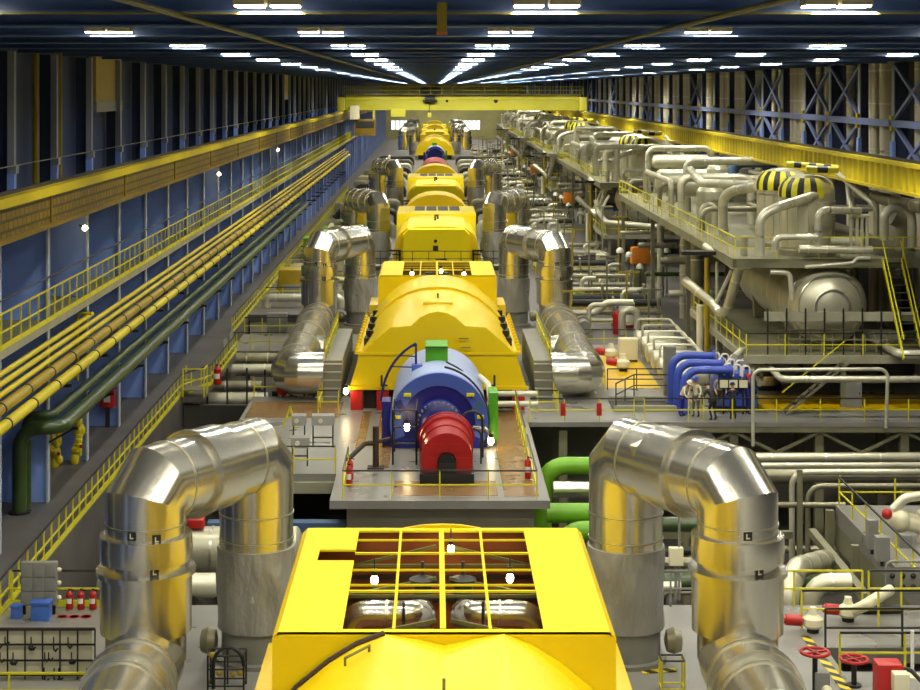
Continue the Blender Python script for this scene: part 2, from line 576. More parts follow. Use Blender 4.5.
# long conduits and hanger
for X, z, lb in ((-4.8, 17.37, 'olive conduit running under the ceiling beams above the blue wall aisle side of the turbines'), (5.45, 17.37, 'olive conduit running under the ceiling beams above the tank side of the turbines')):
    solo('conduit', MB().tube([(X, 10, z), (X, 420, z)], 0.06, 8), 'olive', lb, 'conduit')
hb = thing('ceiling_hanger', 'short orange steel hanger plate under the nearest ceiling beam', 'hanger', (0.15, 31.9, 16.98))
part('plate', MB().box(0.06, 31.8, 17.04, 0.24, 31.95, 17.6), 'pipe_ochre', hb)
part('lip', MB().box(0.05, 31.77, 17.0, 0.25, 31.98, 17.05), 'orange_paint', hb)

# ceiling lamps
rows = [(-8.9, 'row over the blue wall gallery'), (-3.1, 'row over the blue wall side pipes'), (2.1, 'row just beside the turbine centreline'),
        (7.5, 'row over the tank side pipes'), (14.2, 'row over the reheater bays'), (21.0, 'row next to the tall ducts')]
def lamp_proto():
    t = thing('ceiling_lamp', 'x', 'lamp', (0, 0, 17.5), 'ceiling lamps')
    for sx in (-0.33, 0.33):
        h = part('housing', MB().box(sx-0.29, -0.3, 17.535, sx+0.29, 0.3, 17.85), 'lamp_box', t)
        part('lens', MB().box(sx-0.26, -0.27, 17.505, sx+0.26, 0.27, 17.535), 'lamp_glow', h)
    part('hanger_rod', MB().cyl((0, 0, 17.8), (0, 0, 18.8), 0.03, 6), 'dark_steel', t)
    return t
lp = lamp_proto()
lch = list(lp.children)
small = bpy.data.objects.new('ceiling_lamp', mesh_of(MB().box(-0.62, -0.3, 17.53, 0.62, 0.3, 17.8, 'lamp_box').box(-0.58, -0.27, 17.5, 0.58, 0.27, 17.53, 'lamp_glow').cyl((0,0,17.8),(0,0,18.8),0.03,6,m='lamp_box'), 'ceiling_lamp', None, (0, 0, 17.5)))
COL.objects.link(small); small.location = (0, 0, 17.5); small['category'] = 'lamp'; small['group'] = 'ceiling lamps'
usedp = useds = False
for ri, (X, rn) in enumerate(rows):
    n = 0
    for k in range(-4, 33):
        Y = P0-0.75+k*2*PITCH + (0 if ri % 2 == 0 or k < 1 else PITCH*0.0)
        if Y < -25 or Y > YF-8: continue
        near = Y < 110
        if Y > 28: n += 1; lb = '%s lamp from the camera in the ceiling %s' % (ordinal(n), rn)
        else: lb = 'ceiling lamp overhead behind the view in the %s' % rn
        if near:
            if not usedp: o = lp; usedp = True; o.location = (X, Y, 17.5); o['label'] = lb
            else: o = dup(lp, V((X, Y, 17.5))-lp.location, lb, None, lch)
        else:
            if not useds: o = small; useds = True; o.location = (X, Y, 17.5)
            else: o = small.copy(); COL.objects.link(o); o.location = (X, Y, 17.5)
            o['label'] = lb

# left wall columns
CY = [65.7+7.41*k for k in range(-12, 64)]
cl = struct('column', MB().box(-16.9, -0.05, 0, -14.95, 0.05, 10.9, 'column_blue').box(-14.95, -0.2, 0, -14.88, 0.2, 10.9, 'column_flange').box(-16.9, -0.2, 0, -16.84, 0.2, 10.9, 'column_blue'), None)
cu = struct('column', MB().box(-16.95, -0.045, 10.9, -16.45, 0.045, 17.43, 'wall_blue').box(-16.45, -0.17, 12.9, -16.19, 0.17, 17.43, 'upper_flange').box(-16.46, -0.18, 10.9, -16.18, 0.18, 12.9, 'column_blue').box(-16.4, -0.22, 12.7, -16.1, 0.22, 13.0, 'upper_flange'), None)
for i, y in enumerate(CY):
    if i == 0: cl.location.y = y; cu.location.y = y
    else: scopy(cl, (0, y-CY[0], 0)); scopy(cu, (0, y-CY[0], 0))
# slimmer flat posts between main columns, low wall only
for i, y in enumerate(CY[10:60]):
    if i == 0: sp = struct('pillar', MB().box(-16.95, -0.1, 0, -16.6, 0.1, 10.9), 'column_blue', (0, 0, 0)); sp.location.y = y+3.7
    else: scopy(sp, (0, y+3.7-CY[10]-3.7, 0))
# beige doors and pipes high on the left wall
for (xa, xb, ya, yb, lb) in ((97, 122, 51, 102, 'big beige panel set high in the dark blue wall near the ceiling'), (283, 289, 72, 95, 'small far beige panel high in the dark blue wall')):
    Ya = F*16.4/(434-xa); Yb = F*16.4/(434-xb)
    zt = CAMZ-(ya-88)*Ya/F; zb = CAMZ-(yb-88)*Ya/F
    t = thing('wall_panel', lb, 'panel', (-16.8, Ya, zb))
    part('sheet', MB().box(-16.95, Ya, zb, -16.45, Yb, zt), 'beige_panel', t)
    part('sill', MB().box(-16.95, Ya-0.1, zb-0.5, -16.4, Yb+0.1, zb), 'upper_flange', t)
for n, (px, w) in enumerate(((70.9, 0.28), (74.4, 0.16), (75.5, 0.22), (81.5, 0.2), (82.2, 0.2))):
    Y = px
    solo('riser_pipe', MB().cyl((-16.62, Y, 7.05), (-16.62, Y, 17.6), w/2, 8), 'pipe_ochre' if n != 3 else 'olive', '%s vertical ochre pipe from the camera on the upper dark blue wall' % ordinal(n+1), 'pipe')
solo('wall_cable', MB().tube([(-16.1, 40, 13.02), (-16.1, 250, 13.02)], 0.025, 6), 'dull_pipe', 'thin pale cable strung between the upper blue wall columns', 'cable')
# lights on columns: small orange bulbs under the girder
for n, (px, py) in enumerate(((85, 228), (219, 174), (278, 150))):
    Y = F*14.7/(434-px); p = at(px, py, Y)
    t = thing('wall_lamp', '%s small glowing bulb under the crane girder on the blue wall' % ordinal(n+1), 'lamp', p)
    part('bulb', MB().ball(p, 0.12, 10), 'bulb_glow', t)
    part('bracket', MB().bar(p, (-15.0, Y+0.3, p.z+0.1), 0.05), 'dark_steel', t)

# left crane girder
t = thing('crane_girder', 'ochre crane runway girder with scaly side along the blue wall', 'girder', (-14.2, 20, 10.95))
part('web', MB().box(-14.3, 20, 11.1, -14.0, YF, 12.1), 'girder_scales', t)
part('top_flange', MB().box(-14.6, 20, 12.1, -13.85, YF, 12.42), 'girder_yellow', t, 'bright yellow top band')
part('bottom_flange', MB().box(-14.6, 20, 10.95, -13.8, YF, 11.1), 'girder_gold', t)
part('rail', MB().box(-14.35, 20, 12.42, -14.25, YF, 12.55), 'dark_steel', t)
for j in range(12):
    y = 30+14.82*j+2.46
    c = part('stiffener', MB().box(-14.02, y-0.1, 11.1, -13.95, y+0.1, 12.1), 'girder_gold', t) if j == 0 else scopy(c, (0, 14.82, 0))
# right crane girder with corrugated web
t = thing('crane_girder', 'bright yellow ribbed crane runway girder on the duct wall side', 'girder', (22.8, 20, 10.9))
zz = []
y = 20.0
while y < YF:
    zz += [(22.7, y), (22.7, y+0.45), (22.85, y+0.6), (22.85, y+1.05)]; y += 1.2
vs = []; fs = []
for (x, yy) in zz: vs += [(x, yy, 11.0), (x, yy, 12.2)]
for i in range(len(zz)-1): fs.append((2*i, 2*i+2, 2*i+3, 2*i+1))
n0 = len(vs)
wb = MB().add(vs, fs)
part('web', wb, 'girder_yellow', t, angle=10)
part('back_plate', MB().box(22.95, 20, 11.0, 23.05, YF, 12.2), 'girder_yellow', t)
part('top_flange', MB().box(22.55, 20, 12.2, 23.4, YF, 12.4), 'girder_yellow', t)
part('bottom_flange', MB().box(22.55, 20, 10.88, 23.4, YF, 11.02), 'girder_yellow', t)
part('rail', MB().box(22.9, 20, 12.4, 23.0, YF, 12.55), 'dark_steel', t)
for j in range(5):
    y = 145+70*j
    o = struct('column', MB().box(22.7, -0.3, 0, 23.5, -0.24, 10.9).box(22.7, 0.24, 0, 23.5, 0.3, 10.9).box(23.05, -0.24, 0, 23.15, 0.24, 10.9), 'duct_blue', (0, 0, 0)) if j == 0 else scopy(o, (0, 70, 0))
    if j == 0: o.location.y = y
# right wall columns, braces, girts, ducts
RY = [98.6+7.85*k for k in range(-9, 52)]
rc = struct('column', MB().box(26.6, -0.24, 10, 26.68, 0.24, 17.5, 'column_flange').box(26.68, -0.05, 10, 27.5, 0.05, 17.5, 'column_slate').box(26.5, -0.28, 10.6, 26.7, 0.28, 12.9, 'column_blue').box(26.45, -0.26, 13.5, 26.6, 0.26, 14.4, 'girder_yellow'), None)
bx = None
bays = {}
for i, y in enumerate(RY):
    k = i-9
    if i == 0: rc.location.y = y
    else: scopy(rc, (0, y-RY[0], 0))
    kk = k if -2 <= k <= 5 else (k*7) % 5
    typ = {-2: 'B', -1: 'B', 0: 'D', 1: 'B', 2: 'B', 3: 'd', 4: 'B', 5: 'B'}.get(k, 'dxdBd'[(k*7) % 5])
    bays[k] = typ
    if typ == 'B':
        if bx is None:
            mb = MB()
            for a, b in (((0, 10.8), (7.85, 13.9)), ((0, 13.9), (7.85, 10.8)), ((0, 14.1), (7.85, 17.4)), ((0, 17.4), (7.85, 14.1))):
                mb.bar((26.7, a[0], a[1]), (26.7, b[0], b[1]), 0.2)
            bx = struct('trim_brace', mb, 'brace_blue', (0, 0, 0)); bx.location.y = y
        else: scopy(bx, (0, y-bx.location.y, 0))
struct('trim_girt', MB().box(26.45, 20, 13.75, 26.65, YF, 14.15), 'brace_blue')
struct('trim_girt', MB().box(26.45, 20, 10.9, 26.65, YF, 11.2), 'brace_blue')
nd = 0
dproto = {}
for k in range(-2, 50):
    y = 98.6+7.85*k
    typ = bays[k]
    lst = {'D': [(2.6, 0.62), (5.6, 0.32), (6.6, 0.25)], 'd': [(1.6, 0.42), (3.0, 0.3), (4.2, 0.42), (5.8, 0.36)], 'x': [(2.0, 0.3), (5.0, 0.5)], 'B': [(4.2, 0.3)] if k % 2 else [(2.4, 0.34), (5.4, 0.26)]}[typ]
    for (dy, r) in lst:
        nd += 1
        lb = '%s tall vertical duct from the camera behind the braced columns' % ordinal(nd)
        if nd > 70: break
        if r not in dproto:
            tt = thing('vertical_duct', lb, 'duct', (27.15, y+dy, 0), 'ducts along the braced wall')
            part('shell', MB().cyl((27.15, y+dy, 0), (27.15, y+dy, 18.7), r, 16), 'duct_beige', tt)
            for z in (12.2, 15.0, 17.0):
                part('band', MB().cyl((27.15, y+dy, z), (27.15, y+dy, z+0.1), r*1.05, 16), 'cladding_seam', tt)
            dproto[r] = (tt, list(tt.children))
        else:
            tt, ch = dproto[r]
            dup(tt, (0, y+dy-tt.location.y, 0), lb, None, ch)

# gallery on the left wall
t = thing('wall_gallery', 'long beige walkway shelf fixed along the blue wall', 'walkway', (-15.4, 40, 6.9))
part('deck', MB().box(-16.9, 40, 6.98, -14.62, 330, 7.05), 'platform_steel', t)
part('edge_beam', MB().box(-14.7, 40, 6.82, -14.6, 330, 7.12), 'slab_edge', t)
railing([(-14.62, 48, 7.1), (-14.62, 300, 7.1)], 'long yellow railing on the blue wall walkway under the crane girder', h=1.25, step=1.35, kick=True, topm='rail_yellow')
solo('cable_rail', MB().tube([(-14.75, 48, 8.75), (-14.75, 300, 8.75)], 0.035, 6), 'dark_steel', 'thin dark pipe rail running just above the gallery railing', 'rail')

# long pipes along the left wall
def longpipe(X, z, r, y0, y1, m, lb, rings=None, ringm='dark_steel'):
    t = thing('wall_pipe', lb, 'pipe', (X, y0, z), 'long pipes along the blue wall')
    part('pipe_run', MB().tube([(X, y0, z), (X, y1, z)], r, 14), m, t)
    if rings:
        n = min(60, int((y1-y0)/rings))
        c = part('clamp', MB().cyl((X, y0+2, z), (X, y0+2.12, z), r*1.12, 14), ringm, t)
        for j in range(1, n): scopy(c, (0, j*rings, 0))
longpipe(-14.3, 4.75, 0.2, 40, 286, 'pipe_yellow', 'bright yellow thick pipe, lowest of the yellow pipes on the blue wall', 3.7)
longpipe(-14.5, 5.25, 0.2, 40, 286, 'pipe_ochre', 'ochre ringed pipe just above the lowest bright yellow pipe', 3.7)
longpipe(-14.65, 5.62, 0.1, 40, 280, 'pipe_yellow', 'lower of the two thin yellow pipes above the ochre pipe', None)
longpipe(-14.7, 5.95, 0.1, 40, 280, 'pipe_yellow', 'upper of the two thin yellow pipes above the ochre pipe', None)
pipe([(-14.8, 40, 6.22), (-14.8, 73, 6.22), (-14.8, 73.6, 6.22)], 0.1, 'pipe_yellow', 'short yellow pipe ending high on the wall above the four yellow pipes', 'wall_pipe')
pipe([(-14.5, 72.0, 6.45), (-15.1, 72.0, 6.45), (-15.1, 72.0, 3.6)], 0.07, 'pipe_yellow', 'thin yellow drop pipe bending down the wall near the green pipes', 'wall_pipe')
pipe([(-15.6, 64.0, 0), (-15.6, 64.0, 3.2), (-14.05, 64.0, 3.2), (-14.05, 66.0, 3.2), (-14.05, 187, 3.2)], 0.27, 'green_paint', 'thick dark green pipe rising from the aisle floor and running along the wall', 'wall_pipe', bend=0.75, n=16, seg=8)
pipe([(-15.55, 64.85, 0), (-15.55, 64.85, 3.5), (-14.6, 64.85, 3.5), (-14.6, 67.0, 3.5), (-14.6, 184, 3.5)], 0.19, 'green_paint', 'thinner dark green pipe behind the thick green wall pipe', 'wall_pipe', bend=0.6, n=14, seg=8)
solo('pipe_flange', MB().cyl((-15.6, 64, 0), (-15.6, 64, 0.08), 0.42, 16), 'black_steel', 'black floor flange at the foot of the thick green pipe', 'flange')
br = None
for j, y in enumerate(CY[12:40]):
    lb = '%s dark pipe bracket from the camera holding the yellow and green wall pipes' % ordinal(j+1)
    mb = MB().bar((-14.9, 0, 2.85), (-13.75, 0, 2.85), 0.1, 0.12).bar((-14.9, 0, 4.5), (-14.0, 0, 4.5), 0.1, 0.12).bar((-14.9, 0, 2.3), (-13.9, 0, 2.85), 0.07, 0.07)
    if br is None: br = solo('pipe_bracket', mb, 'black_steel', lb, 'bracket', 'pipe brackets on the blue columns', org=(0, 0, 0)); br.location.y = y
    else: c = br.copy(); COL.objects.link(c); c.location.y = y; c['label'] = lb

# aisle edge railing and things along the aisle
railing([(-13.15, 40, 0), (-13.15, 88.4, 0)], 'yellow railing on the aisle edge beside the nearest silver arch', step=1.15, kick=True)
railing([(-13.15, 88.4, 0), (-12.0, 91.5, 0), (-12.0, 103.4, 0)], 'yellow railing of the aisle edge beside the pipe pit', step=1.15, kick=True)
railing([(-13.15, 110.6, 0), (-13.15, 150, 0)], 'third yellow railing along the aisle edge past the grey crossing', step=1.3, kick=True)
railing([(-13.15, 152, 0), (-13.15, 260, 0)], 'far yellow railing of the aisle edge beneath the green pipes', step=1.6)
slab(-13.1, 88.2, -12.0, 104, -0.006, 0.3, 'aisle_grey', 'floor_aisle')
for n, (px, py, w, h) in enumerate(((104, 388, 0.85, 0.95),)):
    p = at(103, 405, 78.5)
    t = thing('hose_cabinet', 'red fire hose cabinet on a blue column by the aisle', 'cabinet', (p.x, p.y, 1.0))
    part('body', MB().rbox(-15.75, 80.05, 0.95, -15.05, 80.4, 1.75, 0.03), 'red_paint', t)
    part('sign', MB().box(-15.55, 80.03, 1.2, -15.25, 80.05, 1.5), 'white_paint', t)
    part('stand', MB().box(-15.5, 80.15, 0, -15.3, 80.3, 0.95), 'dark_steel', t)
# yellow bundles hung by the wall
def bundle(p, h, lb):
    t = thing('gear_bundle', lb, 'gear', p)
    r = random.Random(int(p[1]*10))
    part('pole', MB().cyl(p, V(p)+V((0, 0, h+0.2)), 0.04, 8), 'dark_steel', t)
    for k in range(9):
        z = p[2]+h*(0.1+0.105*k)
        mb = MB().ball((p[0]+r.uniform(-0.13, 0.13), p[1]+r.uniform(-0.1, 0.1), z), 0.2+r.uniform(-0.06, 0.06), 9, sz=r.uniform(0.8, 1.5))
        part('cloth_fold', mb, 'pipe_yellow', t)
    part('tag', MB().cbox((p[0]+0.2, p[1]-0.22, p[2]+h*0.4), 0.12, 0.05, 0.12), 'red_paint', t)
bundle((-15.2, 72.5, 0), 1.9, 'tall bundle of yellow gear hung by the aisle near the green riser')
bundle((-16.0, 71.8, 0), 1.5, 'smaller bundle of yellow gear hung behind the blue column')
for n, (X, Y, c) in enumerate(((-16.2, 83.5, 'navy'), (-16.2, 92.0, 'blue_paint'), (-16.2, 106.0, 'white_paint'))):
    t = thing('wall_locker', ['tall dark purple locker between blue columns by the red cabinet', 'blue locker standing against the blue wall farther along', 'white locker between far blue columns'][n], 'locker', (X, Y, 0))
    part('body', MB().rbox(X-0.35, Y-0.4, 0, X+0.3, Y+0.4, 1.9, 0.03), c, t)
    part('door', MB().box(X+0.3, Y-0.36, 0.1, X+0.32, Y+0.36, 1.8), c, t)
    part('handle', MB().box(X+0.32, Y+0.25, 0.9, X+0.36, Y+0.29, 1.1), 'dark_steel', t)

# the overhead travelling crane
CYR = 262.0
t = thing('bridge_crane', 'yellow overhead travelling crane bridge spanning the hall', 'crane', (4.4, CYR, 12.5))
part('main_girder', MB().rbox(-13.6, CYR-0.9, 12.6, 22.6, CYR+0.9, 15.0, 0.06), 'crane_yellow', t)
part('girder_band', MB().box(-13.6, CYR-0.98, 14.2, 22.6, CYR-0.9, 14.5), 'rail_yellow', t)
part('rear_girder', MB().box(-13.6, CYR+3.5, 12.8, 22.6, CYR+5.0, 14.75), 'crane_yellow', t)
part('walkway', MB().box(-13.9, CYR-1.7, 15.0, 23, CYR+0.9, 15.1), 'platform_steel', t)
for X in (-14.2, 22.8):
    e = part('end_truck', MB().rbox(X-0.6, CYR-2.2, 12.55, X+0.6, CYR+6, 14.6, 0.15), 'crane_yellow', t)
    for dy in (-1.4, 5.2):
        part('wheel', MB().cyl((X-0.3, CYR+dy, 12.75), (X+0.3, CYR+dy, 12.75), 0.4, 14), 'dark_steel', e)
rb = MB()
rp = part('railing_post', MB().bar((-13.8, CYR-1.65, 15.1), (-13.8, CYR-1.65, 16.2), 0.08), 'crane_yellow', t)
for j in range(1, 23): scopy(rp, (j*1.66, 0, 0))
part('railing_bar', MB().bar((-13.8, CYR-1.65, 16.2), (22.8, CYR-1.65, 16.2), 0.1), 'crane_yellow', t)
part('railing_bar', MB().bar((-13.8, CYR-1.65, 15.65), (22.8, CYR-1.65, 15.65), 0.08), 'crane_yellow', t)
part('trolley', MB().rbox(-2.4, CYR+0.2, 15.1, 1.2, CYR+4.0, 16.1, 0.1).cyl((-1.8, CYR+0.8, 15.7), (0.6, CYR+0.8, 15.7), 0.5, 14), 'dark_steel', t)
part('winch', MB().cyl((-1.4, CYR-1.3, 14.3), (0.2, CYR-1.3, 14.3), 0.55, 14).cbox((-0.6, CYR-1.2, 14.0), 2.2, 0.5, 0.3), 'dark_steel', t)
part('hook_cable', MB().cyl((-0.7, CYR-1.2, 12.2), (-0.7, CYR-1.2, 14.1), 0.05, 6), 'dark_steel', t)
part('hook_block', MB().rbox(-1.0, CYR-1.5, 11.5, -0.4, CYR-0.9, 12.2, 0.08), 'crane_yellow', t)
cab = part('operator_cab', MB().rbox(-12.2, CYR-1.6, 8.7, -9.0, CYR+0.6, 11.2, 0.1), 'girder_gold', t)
part('cab_window', MB().box(-12.0, CYR-1.65, 9.9, -9.2, CYR-1.6, 10.9), 'dark_steel', cab)
part('cab_hanger', MB().box(-12.1, CYR-1.0, 11.2, -11.8, CYR+0.2, 12.8).box(-9.4, CYR-1.0, 11.2, -9.1, CYR+0.2, 12.8), 'crane_yellow', t)
part('control_box', MB().rbox(-12.9, CYR-1.9, 11.2, -11.4, CYR-1.0, 13.3, 0.05), 'cream', t)
part('lower_box', MB().rbox(-6.6, CYR-1.4, 11.6, -4.4, CYR-0.9, 12.8, 0.05), 'crane_yellow', t)
part('bumper_spot', MB().cyl((9.5, CYR-0.95, 14.0), (9.5, CYR-0.9, 14.0), 0.32, 14).cyl((2.0, CYR-0.95, 14.0), (2.0, CYR-0.9, 14.0), 0.22, 14), 'black_steel', t)
# ================================================================ turbines
CX = 0.2
def ring(Y, half, cx=CX, zoff=0.0, k=1.0):
    # half profile from base to crown -> full ring
    L = [V((cx-x*k, Y, z+zoff)) for x, z in half]
    R = [V((cx+x*k, Y, z+zoff)) for x, z in reversed(half) if x > 1e-6]
    return L+R
ARCH = [(4.38,1.15),(3.86,2.8),(3.74,2.86),(3.35,3.42),(2.85,3.98),(2.25,4.46),(1.65,4.78),(1.0,4.98),(0.5,5.05),(0,5.07)]
FRONT= [(4.38,1.15),(3.86,2.8),(3.74,2.86),(3.05,3.5),(2.38,4.08),(1.9,4.12),(1.35,4.16),(0.9,4.58),(0.45,4.8),(0,4.88)]
DIP  = [(4.38,1.15),(3.9,2.8),(3.8,2.95),(3.45,3.5),(2.95,4.1),(2.3,4.62),(1.75,4.95),(1.2,5.16),(0.6,5.06),(0,4.93)]

def casing_domed(Y0, label, dip=False, detail=True):
    """yellow casing with a box of open roof frames; Y0 is the box front"""
    x0, x1 = CX-3.4, CX+3.4
    y0, y1 = Y0, Y0+7.95
    t = thing('turbine_casing', label, 'turbine', (CX, Y0, 0), 'yellow turbine casings')
    # box shell: four walls and roof strips around the opening
    ox0, ox1, oy0, oy1 = CX-2.02, CX+1.98, y0+0.18, y1-0.25
    zt = 5.25
    sh = MB()
    th = 0.07
    c = 0.12
    # side walls with chamfered top edge
    for sx in (-1, 1):
        xo = CX+sx*3.4
        sh.loft([[V((xo, y, 0.6)), V((xo, y, zt-c)), V((xo-sx*c, y, zt)), V((xo-sx*th-sx*c, y, zt-0.02)), V((xo-sx*th, y, zt-c)), V((xo-sx*th, y, 0.6))] for y in (y0, y1)], closed=True)
    for y in (y0, y1-th):
        sh.prism([(x0+th, y, 0.6), (x1-th, y, 0.6), (x1-th, y, zt-c), (x1-c, y, zt-0.005), (x0+c, y, zt-0.005), (x0+th, y, zt-c)], (0, th, 0))
    part('shell', sh, 'casing_yellow', t)
    part('roof_panel', MB().box(x0+c, y0, zt-0.05, ox0, y1 if not dip else y0+5.1, zt), 'casing_panel', t)
    if dip:
        part('roof_panel', MB().box(x0+c, y0+6.0, zt-0.05, ox0, y1, zt), 'casing_panel', t)
        part('roof_panel', MB().box(x0+c, y0+5.1, zt-0.05, x0+c+0.42, y0+6.0, zt), 'casing_panel', t)
    part('roof_panel', MB().box(ox1, y0, zt-0.05, x1-c, y1, zt), 'casing_panel', t)
    part('roof_panel', MB().box(ox0, y0, zt-0.05, ox1, oy0, zt), 'casing_panel', t)
    part('roof_panel', MB().box(ox0, oy1, zt-0.05, ox1, y1, zt), 'casing_panel', t)
    # roof frame bars
    for i, f in enumerate((0.27, 0.5, 0.735)):
        w = 0.12 if i == 1 else 0.06
        X = ox0+(ox1-ox0)*f-(0.06 if i == 0 else 0)
        part('frame_bar', MB().box(X-w/2, oy0, zt-0.04, X+w/2, oy1, zt+0.02), 'casing_panel', t)
    for dy, w in ((5.66, 0.07), (2.7, 0.07), (6.8, 0.03), (4.3, 0.03), (3.15, 0.03)):
        part('frame_bar', MB().box(ox0, y0+dy-w/2, zt-0.02, ox1, y0+dy+w/2, zt+0.025), 'casing_panel', t)
    if detail:
        # inner lining and deep braces
        li = MB().box(x0+th+0.02, y1-th-0.06, 1.6, x1-th-0.02, y1-th-0.01, zt-0.1).box(x0+th, y0+0.1, 1.6, x0+th+0.05, y1-0.1, zt-0.15).box(x1-th-0.05, y0+0.1, 1.6, x1-th, y1-0.1, zt-0.15).box(x0+0.1, y0+0.1, 1.5, x1-0.1, y1-0.1, 1.6)
        part('lining', li, 'lining', t, 'brown inner lining')
        part('girder_line', MB().box(x0+0.2, y1-0.22, 4.05, x1-0.2, y1-0.14, 4.15).box(x0+0.2, y1-0.22, 3.5, x1-0.2, y1-0.14, 3.6), 'rust_dark', t)
        for sx in (-1, 1):
            for (ya, za, yb, zb) in ((7.4, 4.3, 7.4, 4.95), (4.9, 4.35, 4.9, 4.9), (2.0, 4.3, 2.0, 4.85)):
                part('brace', MB().bar((CX+sx*0.15, y0+ya, zb), (CX+sx*2.9, y0+yb, za), 0.07), 'olive', t)
        for ya in (7.0, 4.55, 1.7):
            part('brace', MB().bar((x0+0.2, y0+ya, 4.6), (x1-0.2, y0+ya, 4.6), 0.06), 'olive', t)
        for sx in (-1, 1):
            vb = MB().lathe([(0.1, 0), (0.16, 0.25), (0.22, 0.3), (0.22, 0.75), (0.3, 0.78), (0.3, 0.86), (0.12, 0.9), (0.05, 0.95), (0.04, 1.25)], (CX+sx*0.46, y0+5.0, 4.0), n=16)
            part('valve_actuator', vb, 'dark_steel', t)
            part('valve_body', MB().rbox(CX+sx*0.46-0.25, y0+4.3, 3.4, CX+sx*0.46+0.25, y0+4.95, 4.3, 0.06), 'cabinet_grey', t)
            part('elbow_pipe', MB().tube([(CX+sx*2.05, y0+3.3, 3.6), (CX+sx*2.05, y0+3.3, 4.6), (CX+sx*0.6, y0+3.3, 4.6), (CX+sx*0.45, y0+3.9, 4.45), (CX+sx*0.45, y0+4.5, 4.0)], 0.27, 18, 0.4, 6), 'cladding', t)
            part('elbow_band', MB().cyl((CX+sx*1.2, y0+3.3, 4.6), (CX+sx*1.25, y0+3.3, 4.6), 0.285, 18), 'cladding_seam', t)
            part('wrapped_joint', MB().ball((CX+sx*0.55, y0+3.5, 4.5), 0.33, 12).ball((CX+sx*0.42, y0+3.75, 4.4), 0.26, 10), 'cloth_wrap', t)
            part('strap', MB().bar((CX+sx*0.85, y0+3.0, 4.95), (CX+sx*0.85, y0+2.9, 4.3), 0.06), 'black_steel', t)
    # front hood towards the generator
    yh = Y0-12.95
    prof = DIP if dip else ARCH
    if dip:
        hd = MB().loft([ring(yh, FRONT), ring(yh+2.2, ARCH), ring(Y0-4, prof), ring(Y0-0.02, prof, k=0.985, zoff=0.06)])
        part('hood', hd, 'casing_yellow', t, angle=24)
        part('seal', MB().tube([V((CX-x*0.985, Y0-0.1, z+0.1)) for x, z in DIP[3:8]], 0.055, 8), 'rust_dark', t, 'dark curved gap seal')
        part('lift_handle', MB().tube([(CX-1.9, Y0-1.1, 4.95), (CX-1.9, Y0-1.1, 5.1), (CX-1.45, Y0-0.75, 5.22), (CX-1.45, Y0-0.75, 5.05)], 0.025, 6), 'olive', t)
        part('pin', MB().cyl((CX-0.02, Y0-2.8, 4.9), (CX-0.02, Y0-2.8, 5.3), 0.03, 8), 'olive', t)
    else:
        part('hood', MB().loft([ring(yh, FRONT), ring(yh+0.04, FRONT), ring(yh+1.9, ARCH), ring(Y0-5.2, ARCH)]), 'casing_yellow', t, angle=24)
        part('hood_rear', MB().loft([ring(Y0-5.3, ARCH, zoff=0.14), ring(Y0, ARCH, zoff=0.2, k=0.99)]), 'casing_yellow', t, angle=24)
        part('front_flange', MB().box(CX-4.5, yh-0.12, 1.0, CX+4.5, yh+0.1, 1.18).box(CX-3.95, yh-0.05, 2.72, CX+3.95, yh, 2.82), 'casing_yellow', t)
        part('hatch', MB().rbox(CX-0.75, yh+1.7, 4.95, CX+0.75, yh+3.0, 5.13, 0.03), 'casing_yellow', t)
        part('eyebolt', MB().cyl((CX, yh+3.6, 5.1), (CX, yh+3.6, 5.35), 0.05, 8), 'olive', t)
        if detail:
            part('rung', MB().tube([(CX+1.15, yh-0.02, 3.1), (CX+1.15, yh-0.1, 3.1), (CX+1.6, yh-0.1, 3.1), (CX+1.6, yh-0.02, 3.1)], 0.025, 6), 'olive', t)
            part('rung', MB().tube([(CX+1.05, yh-0.02, 3.55), (CX+1.05, yh-0.1, 3.55), (CX+1.5, yh-0.1, 3.55), (CX+1.5, yh-0.02, 3.55)], 0.025, 6), 'olive', t)
            for sx in (-1, 1):
                part('valve_stub', MB().bar((CX+sx*2.8, yh-0.25, 1.2), (CX+sx*2.8, yh-0.25, 1.75), 0.1).bar((CX+sx*2.5, yh-0.25, 1.25), (CX+sx*2.8, yh-0.25, 1.25), 0.08), 'dark_steel', t)
    if detail:
        for sx in (-1, 1):
            part('side_flange', MB().prism([(CX+sx*3.8, Y0-12.8, 2.72), (CX+sx*4.15, Y0-12.8, 2.72), (CX+sx*4.15, Y0-12.8, 2.86), (CX+sx*3.8, Y0-12.8, 2.86)], (0, 12.7, 0)), 'casing_yellow', t)
            b0 = None
            for j in range(12):
                y = Y0-12.4+j*1.05
                if b0 is None: b0 = part('bolt', MB().lathe([(0.12, 0), (0.12, 0.18), (0.06, 0.24), (0.06, 0.36)], (CX+sx*4.05, y, 2.84), n=8), 'casing_yellow', t)
                else: scopy(b0, (0, j*1.05, 0))
            for j in range(4):
                y = Y0-11.2+j*2.6
                part('side_clamp', MB().rbox(CX+sx*3.6-0.16, y, 2.9, CX+sx*3.6+0.16, y+1.0, 3.3, 0.06).cyl((CX+sx*3.45, y+0.5, 3.1), (CX+sx*3.45, y+0.5, 3.62), 0.16, 8), 'black_steel', t)
    # rear hood
    part('rear_hood', MB().loft([ring(Y0+7.96, ARCH, zoff=0.26, k=0.9), ring(Y0+8.15, ARCH, zoff=0.24, k=0.9), ring(Y0+10.0, ARCH, zoff=-0.6, k=0.88), ring(Y0+12.5, ARCH, zoff=-1.4, k=0.85)]), 'casing_yellow', t, angle=24)
    for sx in (-1, 1): part('side_box', MB().rbox(CX+sx*3.7-0.28, Y0+1.6, 0.6, CX+sx*3.7+0.28, Y0+5.2, 3.35, 0.04), 'casing_yellow', t)
